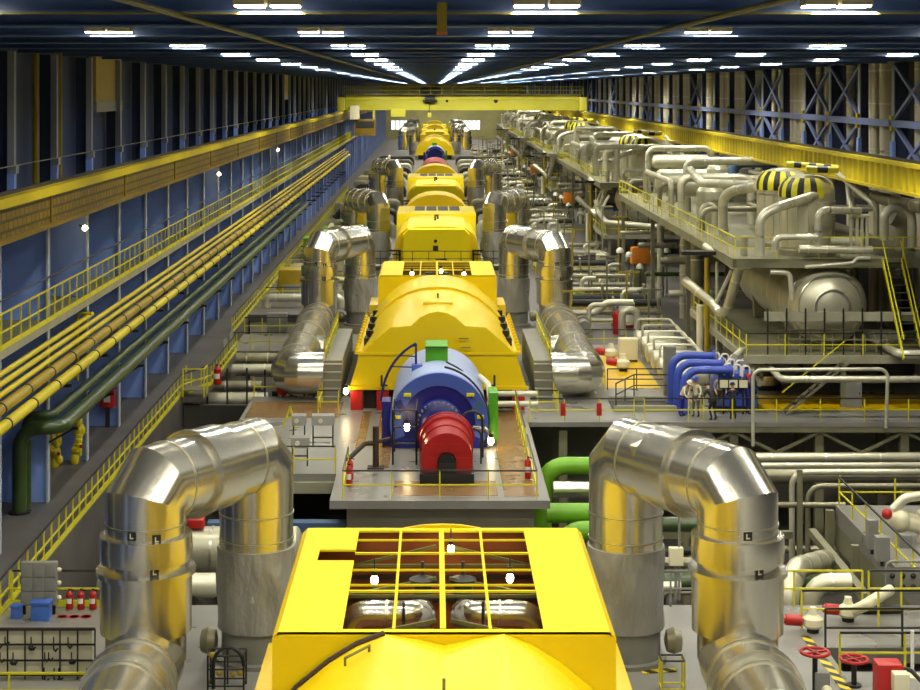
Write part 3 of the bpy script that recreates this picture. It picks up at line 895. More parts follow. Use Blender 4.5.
    part('base', MB().box(CX-3.7, yh+0.3, 0, CX+3.7, Y0+12.0, 1.15), 'rust_dark', t, 'dark base under the casing')
    if detail:
        for X in (-4.05, -2.75, 2.7, 4.0):
            part('foot_block', MB().rbox(CX+X-0.3, yh-0.15, 0, CX+X+0.3, yh+0.3, 0.95, 0.03), 'red_paint', t)
    return t

FC = [(3.75,0.6),(3.5,2.4),(3.2,4.0),(2.9,4.5),(2.3,4.95),(1.2,5.05),(0,5.07)]
DOME = [(3.3,0.6),(3.25,3.8),(2.95,4.7),(2.4,5.45),(1.7,5.95),(0.9,6.2),(0,6.28)]
def casing_block(Y0, label):
    t = thing('turbine_casing', label, 'turbine', (CX, Y0, 0), 'yellow turbine casings')
    yh = Y0-11.6
    part('hood', MB().loft([ring(yh, FC), ring(Y0, FC)]), 'casing_yellow', t, angle=20)
    fb = part('front_block', MB().prism([(CX-2.6, yh-1.4, 0.6), (CX+2.6, yh-1.4, 0.6), (CX+2.6, yh-1.4, 4.5), (CX+2.2, yh-1.4, 4.95), (CX-2.2, yh-1.4, 4.95), (CX-2.6, yh-1.4, 4.5)], (0, 1.5, 0)), 'casing_panel', t)
    part('vent', MB().rbox(CX-0.28, yh-1.47, 3.3, CX+0.12, yh-1.38, 3.7, 0.02).cyl((CX-0.08, yh-1.45, 4.05), (CX-0.08, yh-1.38, 4.05), 0.14, 10), 'black_steel', fb)
    part('door', MB().box(CX-0.1, yh-1.47, 0.8, CX+0.8, yh-1.4, 2.7), 'dark_steel', fb)
    for sx in (-1, 1):
        part('side_bracket', MB().bar((CX+sx*2.9, yh-0.2, 0.6), (CX+sx*2.9, yh-0.2, 3.2), 0.16).bar((CX+sx*2.8, yh-0.25, 3.2), (CX+sx*3.7, yh-0.25, 3.2), 0.14).bar((CX+sx*2.8, yh-0.25, 2.9), (CX+sx*3.5, yh-0.25, 2.9), 0.1), 'black_steel', t)
    part('box', MB().rbox(CX-3.4, Y0, 0.6, CX+3.4, Y0+9.3, 5.25, 0.1), 'casing_panel', t)
    for i in range(4):
        part('roof_grille', MB().box(CX-1.9+i*1.02, Y0+3.4, 5.25, CX-1.9+i*1.02+0.9, Y0+8.4, 5.28), 'rust_dark', t)
    part('dome', MB().loft([ring(Y0+9.3, DOME), ring(Y0+15, DOME), ring(Y0+19, DOME, k=0.93, zoff=-0.6)]), 'casing_yellow', t, angle=24)
    part('hook', MB().tube([(CX-0.1, Y0-5.5, 5.05), (CX-0.1, Y0-5.5, 5.5), (CX+0.1, Y0-5.5, 5.5), (CX+0.1, Y0-5.5, 5.2)], 0.08, 8), 'black_steel', t)
    part('base', MB().box(CX-3.3, yh, 0, CX+3.3, Y0+19, 0.6), 'rust_dark', t)
    return t

casing_domed(33.6, 'nearest yellow turbine casing, its open roof frame showing pipes and bulbs', dip=True)
casing_domed(97.55, 'yellow turbine casing with arched hood rising right behind the blue generator', detail=True)
casing_block(145.7, 'yellow casing with a dark door and vent in its flat front block')
casing_block(204.6, 'yellow casing just in front of the far dark blue generator')
casing_domed(392.6, 'small far yellow casing just beyond the far dark blue generator', detail=False)
casing_block(440.7, 'second far yellow casing beyond the far dark blue generator')
casing_block(499.6, 'farthest yellow casing near the end wall of the hall')

# low machines between the far casings
for n, (y0, y1, h, m, lb) in enumerate(((240, 262, 2.3, 'casing_yellow', 'low yellow barrel machine before the far dark blue generator'), (272, 300, 1.9, 'rust_dark', 'long low dark machine before the far dark blue generator'), (318, 352, 1.7, 'exciter_red', 'long low red machine just before the far dark blue generator'))):
    t = thing('low_turbine', lb, 'turbine', (CX, y0, 0))
    part('cover', MB().loft([[V((CX+2.4*math.cos(a), y, 0.4+(h-0.4)*math.sin(a))) for a in [PI*k/20 for k in range(21)]] for y in (y0, y1)]), m, t)
    part('base', MB().box(CX-2.8, y0-0.5, 0, CX+2.8, y1+0.5, 0.4), 'dark_steel', t)
    part('ring', MB().loft([[V((CX+2.5*math.cos(a), y, 0.4+(h-0.3)*math.sin(a))) for a in [PI*k/20 for k in range(21)]] for y in (y0+8, y0+9)]), m, t)
# work bulbs inside the open roofs
def bulb(p, lb, r=0.09, s=None):
    t = thing('work_lamp', lb, 'lamp', p)
    part('bulb', MB().ball(p, r, 12, sz=1.4), 'bulb_glow', t)
    part('socket', MB().cyl(V(p)+V((0, 0, r*1.2)), V(p)+V((0, 0, r*1.2+0.16)), r*0.75, 10).cyl(V(p)+V((0, 0, r+0.15)), V(p)+V((0, 0, r+0.4)), 0.015, 6), 'dark_steel', t)
for (px, py, Y, lb) in ((374.5, 580, 39.2, 'glowing bulb at the blue wall side of the nearest open roof'), (451, 549, 40.6, 'glowing bulb hanging at the back of the nearest open roof'), (510, 578, 39.2, 'glowing bulb at the tank side of the nearest open roof'),
                        (412, 273.5, 98.4, 'bulb at the blue wall side of the second open roof'), (441, 271, 100.5, 'bulb in the middle of the second open roof'), (464, 274, 98.4, 'bulb at the tank side of the second open roof')):
    bulb(at(px, py, Y), lb, 0.085 if Y < 60 else 0.1)
for n, (px, py, Y, lb) in enumerate(((358, 350, 88.5, 'small bright bulb beside the second hood on the blue wall side'), (346, 391, 84.2, 'small bright bulb by the red foot block in front of the second hood'), (512, 349, 88.5, 'small bright bulb beside the second hood on the tank side'),
                          (407, 427, 73.8, 'bright bulb on the guard frame at the face of the blue generator'), (491, 441, 75.2, 'brilliant white lamp low on the tank side of the blue generator'))):
    bulb(at(px, py, Y), lb, 0.13)

# silver crossover arches -------------------------------------------------
R0 = 1.03
def arch(s, yi, yo, label, run_to=None, detail=True, outer_first=True, group='silver crossover arches'):
    xi, xo = CX+s*5.18, CX+s*7.62
    zc = 5.72
    t = thing('steam_pipe_arch', label, 'pipe', (xi, yi, 0), group)
    n = 40 if detail else 24
    A, B, C, D = V((xi, yi, 0.95)), V((xi, yi, zc)), V((xo, yo, zc)), V((xo, yo, 1.3))
    u = (C-B).normalized(); L = (C-B).length
    bd = 0.8
    # vertical legs and cross piece as separate lengths with mitred elbows between
    part('inner_leg', MB().cyl(A, (xi, yi, zc-bd), R0, n), 'cladding', t)
    part('outer_leg', MB().cyl((xo, yo, 1.3), (xo, yo, zc-bd), R0, n), 'cladding', t)
    part('crosspiece', MB().cyl(B+u*bd, C-u*bd, R0, n), 'cladding', t)
    part('elbow', MB().tube([V((xi, yi, zc-bd)), B, B+u*bd], R0, n, bd, 1, cap=False), 'cladding', t, angle=12)
    part('elbow', MB().tube([V((xo, yo, zc-bd)), C, C-u*bd], R0, n, bd, 1, cap=False), 'cladding', t, angle=12)
    mid = (B+C)/2
    part('collar', MB().lathe([(R0, -0.62), (R0+0.1, -0.6), (R0+0.1, 0.45), (R0+0.15, 0.47), (R0+0.15, 0.58), (R0, 0.6)], mid, u, n), 'cladding', t)
    for (c, d) in ((V((xi, yi, zc-1.6)), V((0,0,1))), (V((xi, yi, zc-2.3)), V((0,0,1))), (V((xo, yo, zc-bd-0.1)), V((0,0,1))), (B+u*bd, u), (C-u*bd, u)):
        part('seam_band', MB().cyl(c-d*0.02, c+d*0.02, R0+0.022, n), 'cladding_seam', t)
    part('collar', MB().lathe([(R0, 3.92), (R0+0.15, 3.94), (R0+0.17, 4.2), (R0+0.15, 4.58), (R0, 4.6)], (xo, yo, -0.05), n=n), 'cladding', t)
    part('collar', MB().lathe([(R0, 2.05), (R0+0.14, 2.06), (R0+0.15, 3.5), (R0+0.24, 3.53), (R0+0.24, 3.66), (R0, 3.67)], (xo, yo, 0), n=n), 'cladding', t)
    # cloth wrap and base on the inner leg
    r = random.Random(int(yi)); prof = []
    rings_ = []
    for i in range(13):
        z = 0.95+2.25*i/12
        rr = [V((xi+(R0+0.05+0.05*math.sin(3*a+z*2.2+s)*math.sin(PI*i/12)+r.uniform(-0.012, 0.018))*math.cos(a), yi+(R0+0.05+0.05*math.sin(3*a+z*2.2+s)*math.sin(PI*i/12)+r.uniform(-0.012, 0.018))*math.sin(a), z)) for a in [2*PI*k/n for k in range(n)]]
        rings_.append(rr)
    part('cloth_wrap', MB().loft(rings_, closed=True), 'cloth_wrap', t, 'grey cloth wrap', angle=60)
    part('base_flange', MB().lathe([(R0+0.1, 0), (R0+0.1, 0.12), (R0-0.06, 0.14), (R0-0.06, 0.95)], (xi, yi, 0), n=n), 'cabinet_grey', t)
    if detail:
        if s > 0:
            for (c, n0, w, h) in ((B+u*(L*0.36), V((0, -1, 0.35)), 0.42, 0.42),):
                ax = u if c.z > 4 else V((0, 0, 1))
                nn = (n0-ax*n0.dot(ax)).normalized(); tt = ax.cross(nn)
                rr = R0+0.01
                def sp(a, b): return c+ax*a+nn*(rr*math.cos(b/rr))+tt*(rr*math.sin(b/rr))
                base = [sp(w, 0), sp(0, h), sp(-w, 0), sp(0, -h)]
                part('dent', MB().add(base+[c+nn*(rr+0.07)], [(0,1,4), (1,2,4), (2,3,4), (3,0,4), (3,2,1,0)]), 'cladding', t, 'pointed dent', angle=5)
        part('side_valve', MB().lathe([(0.12, 0), (0.3, 0.05), (0.38, 0.25), (0.3, 0.45), (0.1, 0.5)], (xi+s*1.05, yi-0.3, 0.6), (s, 0, 0), 14), 'dull_pipe', t)
        for k, (a, z) in enumerate(((-1.75 if s < 0 else -1.5, 4.72), (-1.15 if s < 0 else -1.9, 4.62), (-1.2, 3.8))):
            if s > 0 and k == 1: continue
            c = V((xo+math.cos(a)*(R0+0.01), yo+math.sin(a)*(R0+0.01), z))
            nrm = V((math.cos(a), math.sin(a), 0)); tg = V((-math.sin(a), math.cos(a), 0))
            def plate(o, w, h, d):
                q = MB()
                vs = []
                for dd in (0, d):
                    for sx, sz in ((-1,-1),(1,-1),(1,1),(-1,1)): vs.append(o+tg*(sx*w/2)+V((0,0,sz*h/2))+nrm*dd)
                return q.add(vs, [(0,3,2,1),(4,5,6,7),(0,1,5,4),(1,2,6,5),(2,3,7,6),(3,0,4,7)])
            pl = part('label_plate', plate(c, 0.22, 0.22 if k < 2 else 0.3, 0.02), 'black_steel', t)
            part('mark', plate(c+nrm*0.02+tg*(-0.03), 0.03, 0.13, 0.004), 'cream', pl)
            part('mark', plate(c+nrm*0.02+V((0, 0, -0.05)), 0.1, 0.03, 0.004), 'cream', pl)
    if run_to is not None:
        zr = 1.32
        xe = CX+s*7.6
        part('base_elbow', MB().tube([(xo, yo, 2.1), (xo, yo, zr), (xo+(xe-xo)*0.1, yo-1.6, zr)], R0, n, 0.9, 4, cap=False), 'cladding', t, angle=12)
        a = V((xo+(xe-xo)*0.08, yo-1.2, zr)); b = V((xe, run_to, zr))
        part('lower_run', MB().cyl(a, b, R0, n), 'cladding', t)
        d = (b-a).normalized()
        for f in (0.06, 0.24, 0.46, 0.68, 0.9):
            c = a+(b-a)*f
            part('seam_band', MB().cyl(c-d*0.04, c+d*0.04, R0+0.045, n), 'cladding_seam', t)
        c = a+(b-a)*0.16
        part('collar', MB().cyl(c-d*0.25, c+d*0.25, R0+0.13, n), 'cladding', t)
        e = part('end_elbow', MB().tube([b+d*(-0.2), b+d*1.0, b+d*1.0+V((-s*1.75, 0, 0))], R0+0.04, n, 0.9, 3), 'cladding', t, angle=12)
        part('branch_pipe', MB().tube([a+(b-a)*0.62+V((-s*0.3, 0, 0)), a+(b-a)*0.62+V((-s*1.15, 0, -0.1))], 0.75, 20), 'cladding', t)
        f0 = MB()
        for f in (0.3, 0.85):
            c = a+(b-a)*f
            f0.box(c.x-0.9, c.y-0.15, 0, c.x+0.9, c.y+0.15, 0.5)
        part('saddle', f0, 'dark_steel', t)
    return t
arch(-1, 47.7, 43.8, 'nearest huge silver pipe arch on the blue wall side of the open casing', run_to=33.5)
arch(1, 47.7, 43.8, 'nearest huge silver pipe arch on the tank side of the open casing', run_to=33.5)
arch(-1, 115, 110, 'silver pipe arch on the blue wall side behind the second open roof', run_to=88.6)
arch(1, 115, 110, 'silver pipe arch on the tank side behind the second open roof', run_to=88.6)
for yi, yo, w in ((152, 157, 'beside the casing with the dark door'), (219, 223, 'beside the casing in front of the far generator'),
                  (408, 404, 'just past the far blue generator'), (449, 453, 'beside the second far casing'), (508, 512, 'near the end wall of the hall')):
    for s in (-1, 1):
        arch(s, yi, yo, 'silver arch %s, %s side' % (w, 'blue wall' if s < 0 else 'tank'), detail=False)

# generator and exciter ----------------------------------------------------
def generator(y0, y1, label, detail=True):
    zc, R = 1.15, 2.15
    cx = CX+0.02
    t = thing('generator', label, 'generator', (cx, y0, 0))
    part('shell', MB().lathe([(R, 0.35), (R+0.02, 0.5), (R+0.02, y1-y0)], (cx, y0, zc), (0, 1, 0), 48, a0=-PI*0.5, a1=PI*0.5), 'gen_shell', t, angle=40)
    part('front_ring', MB().lathe([(1.62, 0.12), (1.62, 0.0), (R+0.04, 0.0), (R+0.04, 0.36), (R-0.1, 0.36)], (cx, y0, zc), (0, 1, 0), 48, a0=-PI*0.62, a1=PI*0.62), 'gen_rim', t)
    part('front_face', MB().prism([V((cx+1.66*math.cos(a), y0+0.1, zc+1.66*math.sin(a))) for a in [PI*1.12-k*PI*1.24/24 for k in range(25)]]+[V((cx+1.6, y0+0.1, 0.1)), V((cx-1.6, y0+0.1, 0.1))], (0, 0.2, 0)), 'gen_blue', t)
    part('lower_frame', MB().box(cx-R-0.05, y0+0.2, 0.0, cx+R+0.05, y1, zc), 'gen_blue', t)
    part('front_skirt', MB().box(cx-1.95, y0+0.02, 0, cx+1.95, y0+0.2, 0.45), 'gen_blue', t)
    gb = part('cooler_box', MB().rbox(cx-0.62, y0+3.6, 3.1, cx+0.42, y0+5.6, 4.0, 0.03), 'box_green', t, 'bright green box on top')
    part('lid_line', MB().box(cx-0.64, y0+3.56, 3.9, cx+0.44, y0+3.6, 3.95), 'green_paint', gb)
    part('side_plate', MB().rbox(cx+R+0.1, y0+0.6, 0.25, cx+R+0.5, y0+2.2, 2.35, 0.03), 'box_green', t, 'green side plate')
    part('side_plate', MB().rbox(cx-R-0.4, y0+0.4, 0.1, cx-R-0.02, y0+1.6, 2.0, 0.03), 'gen_blue', t)
    for sx in (-1, 1):
        for a, w, h in ((0.72, 0.34, 0.24), (0.13, 0.3, 0.22)):
            c = (cx+sx*math.cos(a)*1.86, y0-0.03, zc+math.sin(a)*1.86)
            part('lug', MB().rbox(c[0]-w/2, y0-0.14, c[2]-0.06, c[0]+w/2, y0+0.05, c[2]+0.08, 0.02), 'rail_yellow', t)
        c = (cx+sx*1.72, y0-0.02, zc+0.72)
        ang = -sx*0.45
        pl = [V((c[0]+math.cos(ang)*dx-math.sin(ang)*dz, y0-0.03, c[2]+math.sin(ang)*dx+math.cos(ang)*dz)) for dx, dz in ((-0.16,-0.28),(0.16,-0.28),(0.16,0.28),(-0.16,0.28))]
        part('window_plate', MB().prism(pl, (0, 0.03, 0)), 'gen_blue' if sx < 0 else 'duct_blue', t)
    if not detail: return t
    # round shaft housing with bolts
    hs = part('shaft_housing', MB().lathe([(1.05, 0.2), (1.05, -0.35), (0.85, -0.5), (0.6, -0.6)], (cx, y0, zc), (0, 1, 0), 32), 'gen_blue', t)
    b0 = None
    for k in range(15):
        a = PI*k/14
        p = V((cx+0.95*math.cos(a), y0-0.55, zc+0.95*math.sin(a)))
        if b0 is None: b0 = part('bolt', MB().cyl(p, p+V((0, 0.2, 0)), 0.06, 8), 'cabinet_grey', hs); pb = p
        else: scopy(b0, p-pb)
    # ladder frame and small box on the shell
    lf = MB()
    arcp = [V((cx+(R+0.5-0.0*k)*math.cos(a), y0+3.0, zc+0.3+(R+0.85)*math.sin(a))) for k, a in enumerate([PI*0.99-j*PI*0.36/10 for j in range(11)])]
    lf.tube(arcp, 0.06, 8)
    lf.bar(arcp[-1], (arcp[-1].x, y0+3.0, zc+1.9), 0.1)
    for j in (5, 7, 9): lf.bar(arcp[j], (arcp[-1].x, y0+3.0, arcp[-1].z-1.1+0.25*(j-5)), 0.05)
    part('ladder_frame', lf, 'navy', t, 'navy curved ladder frame')
    part('junction_box', MB().rbox(cx-1.25, y0+2.8, 2.75, cx-0.75, y0+3.3, 3.25, 0.03), 'gen_rim', t)
    part('cable', MB().tube([V((cx+(R+0.07)*math.cos(a), y0+1.6-0.9*(1.5-a), zc+(R+0.07)*math.sin(a))) for a in [1.45-k*1.5/14 for k in range(15)]], 0.05, 8), 'black_steel', t)
    part('cable', MB().tube([(cx+0.35, y0+3.0, 3.35), (cx+0.9, y0+2.2, 3.2), (cx+1.2, y0+2.6, 2.9)], 0.04, 6, 0.2), 'dark_steel', t)
    part('side_pipe', MB().tube([(cx+1.95, y0+4.6, 2.4), (cx+2.3, y0+3.2, 2.3), (cx+2.4, y0+2.2, 1.4), (cx+2.4, y0+2.0, 0.2)], 0.13, 10, 0.5), 'pale_pipe', t)
    part('side_pipe', MB().tube([(cx+2.2, y0-0.1, 0.1), (cx+2.2, y0-0.1, 0.75), (cx+2.0, y0-0.1, 0.95), (cx+1.5, y0-0.1, 0.95)], 0.09, 10, 0.2), 'cladding', t)
    return t
generator(75.5, 83.3, 'big blue generator with red exciter before it and green box on top')
generator(370, 378, 'far dark blue generator between distant yellow casings', detail=False)

def exciter(y0, label):
    cx = CX+0.32
    t = thing('exciter', label, 'exciter', (cx, y0, 0))
    R, zc = 1.03, 0.98
    def arc(R, y, a0=0.0, a1=PI, n=24): return [V((cx+R*math.cos(a0+(a1-a0)*k/n), y, zc+R*math.sin(a0+(a1-a0)*k/n))) for k in range(n+1)]
    # front face with arched opening
    outer = [V((cx+R, y0, 0.42))]+arc(R, y0)+[V((cx-R, y0, 0.42))]
    inner = [V((cx+0.38, y0, 0.42))]+[V((cx+0.38*math.cos(PI*k/24), y0, 0.85+0.38*math.sin(PI*k/24))) for k in range(25)]+[V((cx-0.38, y0, 0.42))]
    n = len(outer)
    d = V((0, 0.12, 0))
    vs = outer+inner+[p+d for p in outer]+[p+d for p in inner]
    fs = []
    for k in range(n-1):
        fs += [(k, k+1, n+k+1, n+k), (2*n+k, 3*n+k, 3*n+k+1, 2*n+k+1), (n+k, n+k+1, 3*n+k+1, 3*n+k), (k, 2*n+k, 2*n+k+1, k+1)]
    ff = part('front_face', MB().add(vs, fs), 'exciter_red', t)
    body = [[V((cx+R*f, y, 0.42))]+arc(R*f, y)+[V((cx-R*f, y, 0.42))] for y, f in ((y0+0.12, 1.0), (y0+1.5, 1.0), (y0+1.5, 1.05), (y0+1.62, 1.05), (y0+1.62, 1.0), (y0+3.0, 1.0))]
    part('cover', MB().loft(body, cap0=False), 'exciter_red', t)
    part('cover_ring', MB().loft([[V((cx+R*f, y, 0.6))]+arc(R*f, y)+[V((cx-R*f, y, 0.6))] for y, f in ((y0+3.0, 1.0), (y0+3.02, 1.1), (y0+3.8, 1.1), (y0+3.82, 1.0))]), 'exciter_red', t)
    for sx in (-1, 1):
        part('vent', MB().box(cx+sx*0.42-0.26, y0-0.03, 1.22, cx+sx*0.42+0.26, y0, 1.58), 'exciter_red', ff)
        part('vent', MB().box(cx+sx*0.68-0.2, y0-0.03, 0.55, cx+sx*0.68+0.2, y0, 1.02), 'exciter_red', ff)
    part('bearing', MB().rbox(cx-0.36, y0-0.25, 0.42, cx+0.36, y0+0.4, 0.85, 0.02).lathe([(0.35, 0), (0.35, 0.5)], (cx, y0-0.2, 0.85), (0, 1, 0), 20), 'black_steel', t)
    part('base', MB().rbox(cx-1.1, y0-0.3, 0, cx+1.1, y0+6.3, 0.42, 0.02), 'black_steel', t)
    part('hoop', MB().tube([V((cx+1.2*math.cos(a), y0+3.4, 1.0+1.2*math.sin(a))) for a in [PI*k/16 for k in range(17)]], 0.04, 8), 'exciter_red', t)
    return t
exciter(68.9, 'red barrel exciter with dark arched bearing opening before the blue generator')
gf = thing('guard_frame', 'black tubular guard frame in front of the blue generator face', 'frame', (-1.4, 73.0, 0))
for X in (-1.75, 0.15-0.9):
    for Y in (72.2, 74.8):
        part('post', MB().cyl((X, Y, 0), (X, Y, 2.3), 0.04, 8), 'black_steel', gf)
for z in (0.9, 1.6, 2.3):
    part('bar', MB().tube([(-1.75, 74.8, z), (-1.75, 72.2, z), (-0.75, 72.2, z), (-0.75, 74.8, z)], 0.035, 8), 'black_steel', gf)
gf = thing('guard_frame', 'grey bent tube guard on the tank side of the red exciter', 'frame', (1.9, 73.0, 0))
part('tube', MB().tube([(1.2, 73.6, 0), (1.2, 73.6, 2.0), (2.1, 73.6, 2.0), (2.1, 73.6, 0)], 0.05, 8, 0.4), 'dark_steel', gf)
part('tube', MB().tube([(1.3, 72.4, 0), (1.3, 72.4, 1.6), (2.0, 72.4, 1.4), (2.0, 72.4, 0)], 0.04, 8, 0.3), 'dark_steel', gf)
# brown hoist post with arm on the generator deck
hp = thing('davit_post', 'brown post with slanting arm standing on the generator deck', 'post', (-2.45, 71.6, 0))
part('post', MB().cyl((-2.45, 71.6, 0), (-2.45, 71.6, 1.75), 0.13, 12), 'rust_dark', hp)
part('foot_plate', MB().box(-2.8, 71.3, 0, -2.1, 71.9, 0.06), 'rust_dark', hp)
part('arm', MB().tube([(-2.45, 71.6, 1.05), (-2.9, 71.5, 1.05), (-3.6, 70.6, 0.55)], 0.1, 10, 0.25), 'rust_dark', hp)
part('arm', MB().tube([(-2.45, 71.6, 1.1), (-1.9, 72.2, 1.1)], 0.08, 10), 'rust_dark', hp)
# railings of the generator platform
railing([(-3.55, 70.4, 0.02), (-3.55, 66.1, 0.02), (4.0, 66.1, 0.02), (4.0, 73.0, 0.02)], 'yellow railing around the front edge of the generator platform', step=2.0)
railing([(4.0, 74.5, 0.02), (4.0, 83.5, 0.02)], 'yellow railing along the tank side edge of the generator platform', step=1.6)
def extinguisher(p, lb, h=0.6, r=0.1, group='fire extinguishers'):
    t = thing('fire_extinguisher', lb, 'extinguisher', p, group)
    p = V(p)
    part('cylinder', MB().lathe([(r*0.9, 0), (r, 0.03), (r, h*0.75), (r*0.5, h*0.88), (r*0.25, h*0.92)], p, n=12), 'red_paint', t)
    part('nozzle', MB().cyl(p+V((0, 0, h*0.9)), p+V((0, 0, h)), r*0.3, 8).bar(p+V((0, 0, h*0.97)), p+V((r*1.3, -r*0.4, h*0.93)), 0.03), 'black_steel', t)
    part('label', MB().lathe([(r*1.01, h*0.3), (r*1.01, h*0.55)], p, n=12, a0=PI*1.1, a1=PI*1.75, ref=(1, 0, 0)), 'white_paint', t)
extinguisher((-3.42, 69.4, 0.02), 'upper of two red extinguishers at the front corner of the generator platform', 0.9, 0.13)
extinguisher((-3.42, 68.3, 0.02), 'lower of two red extinguishers at the front corner of the generator platform', 0.9, 0.13)
extinguisher((3.85, 69.6, 0.02), 'red extinguisher on the tank side railing of the generator platform', 0.9, 0.13)
for n in range(2):
    for s in (-1,):
        pass
# silver pipes in front of the second hood
pipe([(2.6, 83.7, 0.95), (5.1, 83.7, 0.95)], 0.14, 'pale_pipe', 'upper short silver pipe lying before the second hood beside the generator')
pipe([(2.6, 83.4, 0.5), (5.1, 83.4, 0.5)], 0.15, 'pale_pipe', 'lower short silver pipe lying before the second hood beside the generator')
# grey landings with steps beside the second hood
for s in (-1, 1):
    x0, x1 = CX+s*4.98, CX+s*5.85
    t = thing('access_stair', 'grey landing with front steps on the %s side of the second hood' % ('blue wall' if s < 0 else 'tank'), 'stairs', (CX+s*5.4, 87, 0))
    part('landing', MB().rbox(min(x0, x1), 88.3, 0, max(x0, x1), 100, 1.85, 0.02), 'stair_grey', t)
    st = None
    for j in range(5):
        z = 1.85-0.37*(j+1)+0.37*0
        part('step', MB().box(min(x0, x1), 88.3-0.28*(j+1), 0, max(x0, x1), 88.3-0.28*j, max(0.06, 1.85-0.37*(j+1)+0.18)), 'stair_grey', t)
        part('tread', MB().box(min(x0, x1), 88.3-0.28*(j+1)-0.02, 1.85-0.37*(j+1)+0.18, max(x0, x1), 88.3-0.28*j, 1.85-0.37*(j+1)+0.22), 'tread', t)
    railing([(CX+s*5.85, 88.3, 1.86), (CX+s*5.85, 100, 1.86)], 'yellow railing on the grey landing on the %s side of the second hood' % ('blue wall' if s < 0 else 'tank'), step=1.5)
    railing([(CX+s*5.9, 86.5, 0.02), (CX+s*5.9, 83.6, 0.02), (CX+s*4.9, 83.6, 0.02)], 'short yellow rail at the foot of the grey steps on the %s side' % ('blue wall' if s < 0 else 'tank'), step=1.4)
wk = thing('cross_walkway', 'dark raised walkway crossing the turbine line before the casing with dark door', 'walkway', (CX, 124, 0))
part('deck', MB().box(-5.2, 124, 2.9, 5.6, 125.4, 3.0), 'platform_steel', wk)
part('edge_beam', MB().box(-5.2, 123.9, 2.7, 5.6, 124.02, 3.02), 'dark_steel', wk)
for X in (-5.0, -1.8, 2.2, 5.4):
    part('post', MB().box(X-0.1, 124.6, 0, X+0.1, 124.8, 2.9), 'platform_steel', wk)
railing([(-5.1, 124.0, 3.0), (5.5, 124.0, 3.0)], 'dark railing on the raised walkway before the casing with dark door', step=1.2, m='dark_steel', topm='black_steel')
solo('barrier', MB().box(-3.2, 109.6, 0, 3.6, 109.9, 5.6), 'platform_steel', 'grey platform edge behind the second open roof', 'barrier') if False else None
# ================================================================ near deck and pits
# ---- blue wall side, near deck
railing([(-13.0, 52.4, 0.02), (-8.9, 52.4, 0.02)], 'yellow railing along the near deck edge beside the grey control board', step=1.4, kick=True)
railing([(-6.3, 52.4, 0.02), (-2.2, 52.4, 0.02)], 'dark railing between the two legs of the nearest blue wall side arch', step=0.9)
for n, px in enumerate((69.5, 81, 93)):
    p = flo(px, 604, 0.02); p.y = 52.15; p.x = (px-434)*52.15/F
    extinguisher(p, '%s of the three red extinguishers lined up by the nearest arch' % ('leftmost', 'middle', 'rightmost')[n], 0.62, 0.11)
    q = flo(62+n*12, 616.5, 0.012)
    solo('floor_ring', MB().lathe([(0.13, 0), (0.17, 0.0), (0.17, 0.006), (0.13, 0.006), (0.13, 0)], q, n=20), 'red_paint', '%s of the three red painted rings on the deck by the extinguishers' % ('first', 'second', 'third')[n], 'marking')
t = thing('control_board', 'grey control board seen from its back beside the deck railing', 'cabinet', (-12.2, 51.6, 0))
Yb = 51.6
part('board', MB().rbox(-12.55, Yb, 0.28, -11.45, Yb+0.22, 1.6, 0.03), 'cabinet_grey', t)
for i in range(3):
    for j in range(3):
        part('door_panel', MB().rbox(-12.52+i*0.36, Yb-0.02, 0.32+j*0.42, -12.2+i*0.36, Yb, 0.7+j*0.42, 0.01), 'cabinet_grey', t)
part('leg', MB().box(-12.5, Yb+0.05, 0, -12.42, Yb+0.15, 0.28), 'black_steel', t)
part('leg', MB().box(-11.6, Yb+0.05, 0, -11.52, Yb+0.15, 0.28), 'black_steel', t)
for z in (0.5, 0.95, 1.35):
    part('knob', MB().ball((-11.4, Yb+0.1, z), 0.08, 10), 'cream', t)
t = thing('blue_crate', 'blue crate standing under the grey control board', 'crate', (-12.0, 51.0, 0))
part('body', MB().rbox(-12.1, 51.0, 0, -11.55, 51.4, 0.5, 0.02), 'blue_paint', t)
part('lid', MB().rbox(-12.12, 50.98, 0.5, -11.53, 51.42, 0.56, 0.01), 'blue_paint', t)
t = thing('blue_crate', 'small blue crate behind the railing post at the frame edge', 'crate', (-12.8, 51.3, 0))
part('body', MB().rbox(-12.75, 51.2, 0, -12.45, 51.5, 0.35, 0.02), 'blue_paint', t)
part('lid', MB().rbox(-12.77, 51.18, 0.35, -12.43, 51.52, 0.4, 0.01), 'blue_paint', t)
# tool rack of hanging hooks
YR = 46.0
ra, rb_ = at(-8, 629, YR), at(95, 629, YR)
t = thing('tool_rack', 'black wire tool rack with hanging hooks on the near deck', 'rack', (ra.x, YR, 0))
zt = ra.z
part('top_bar', MB().bar((ra.x-1.0, YR, zt), (rb_.x, YR, zt), 0.07), 'rust_dark', t)
for z in (zt-0.42, zt-0.85, zt-1.25):
    if z > 0.05: part('cross_bar', MB().bar((ra.x-1.0, YR, z), (rb_.x, YR, z), 0.045), 'black_steel', t)
n = 9
for k in range(n):
    x = ra.x-1.0+(rb_.x-ra.x+1.0)*k/(n-1)
    o = part('upright', MB().bar((x, YR, 0), (x, YR, zt), 0.035), 'black_steel', t) if k == 0 else scopy(o, ((rb_.x-ra.x+1.0)/(n-1), 0, 0))
r = random.Random(3)
part('back_sheet', MB().box(ra.x-1.0, YR+0.12, 0, rb_.x-0.1, YR+0.14, zt-0.05), 'cream', t)
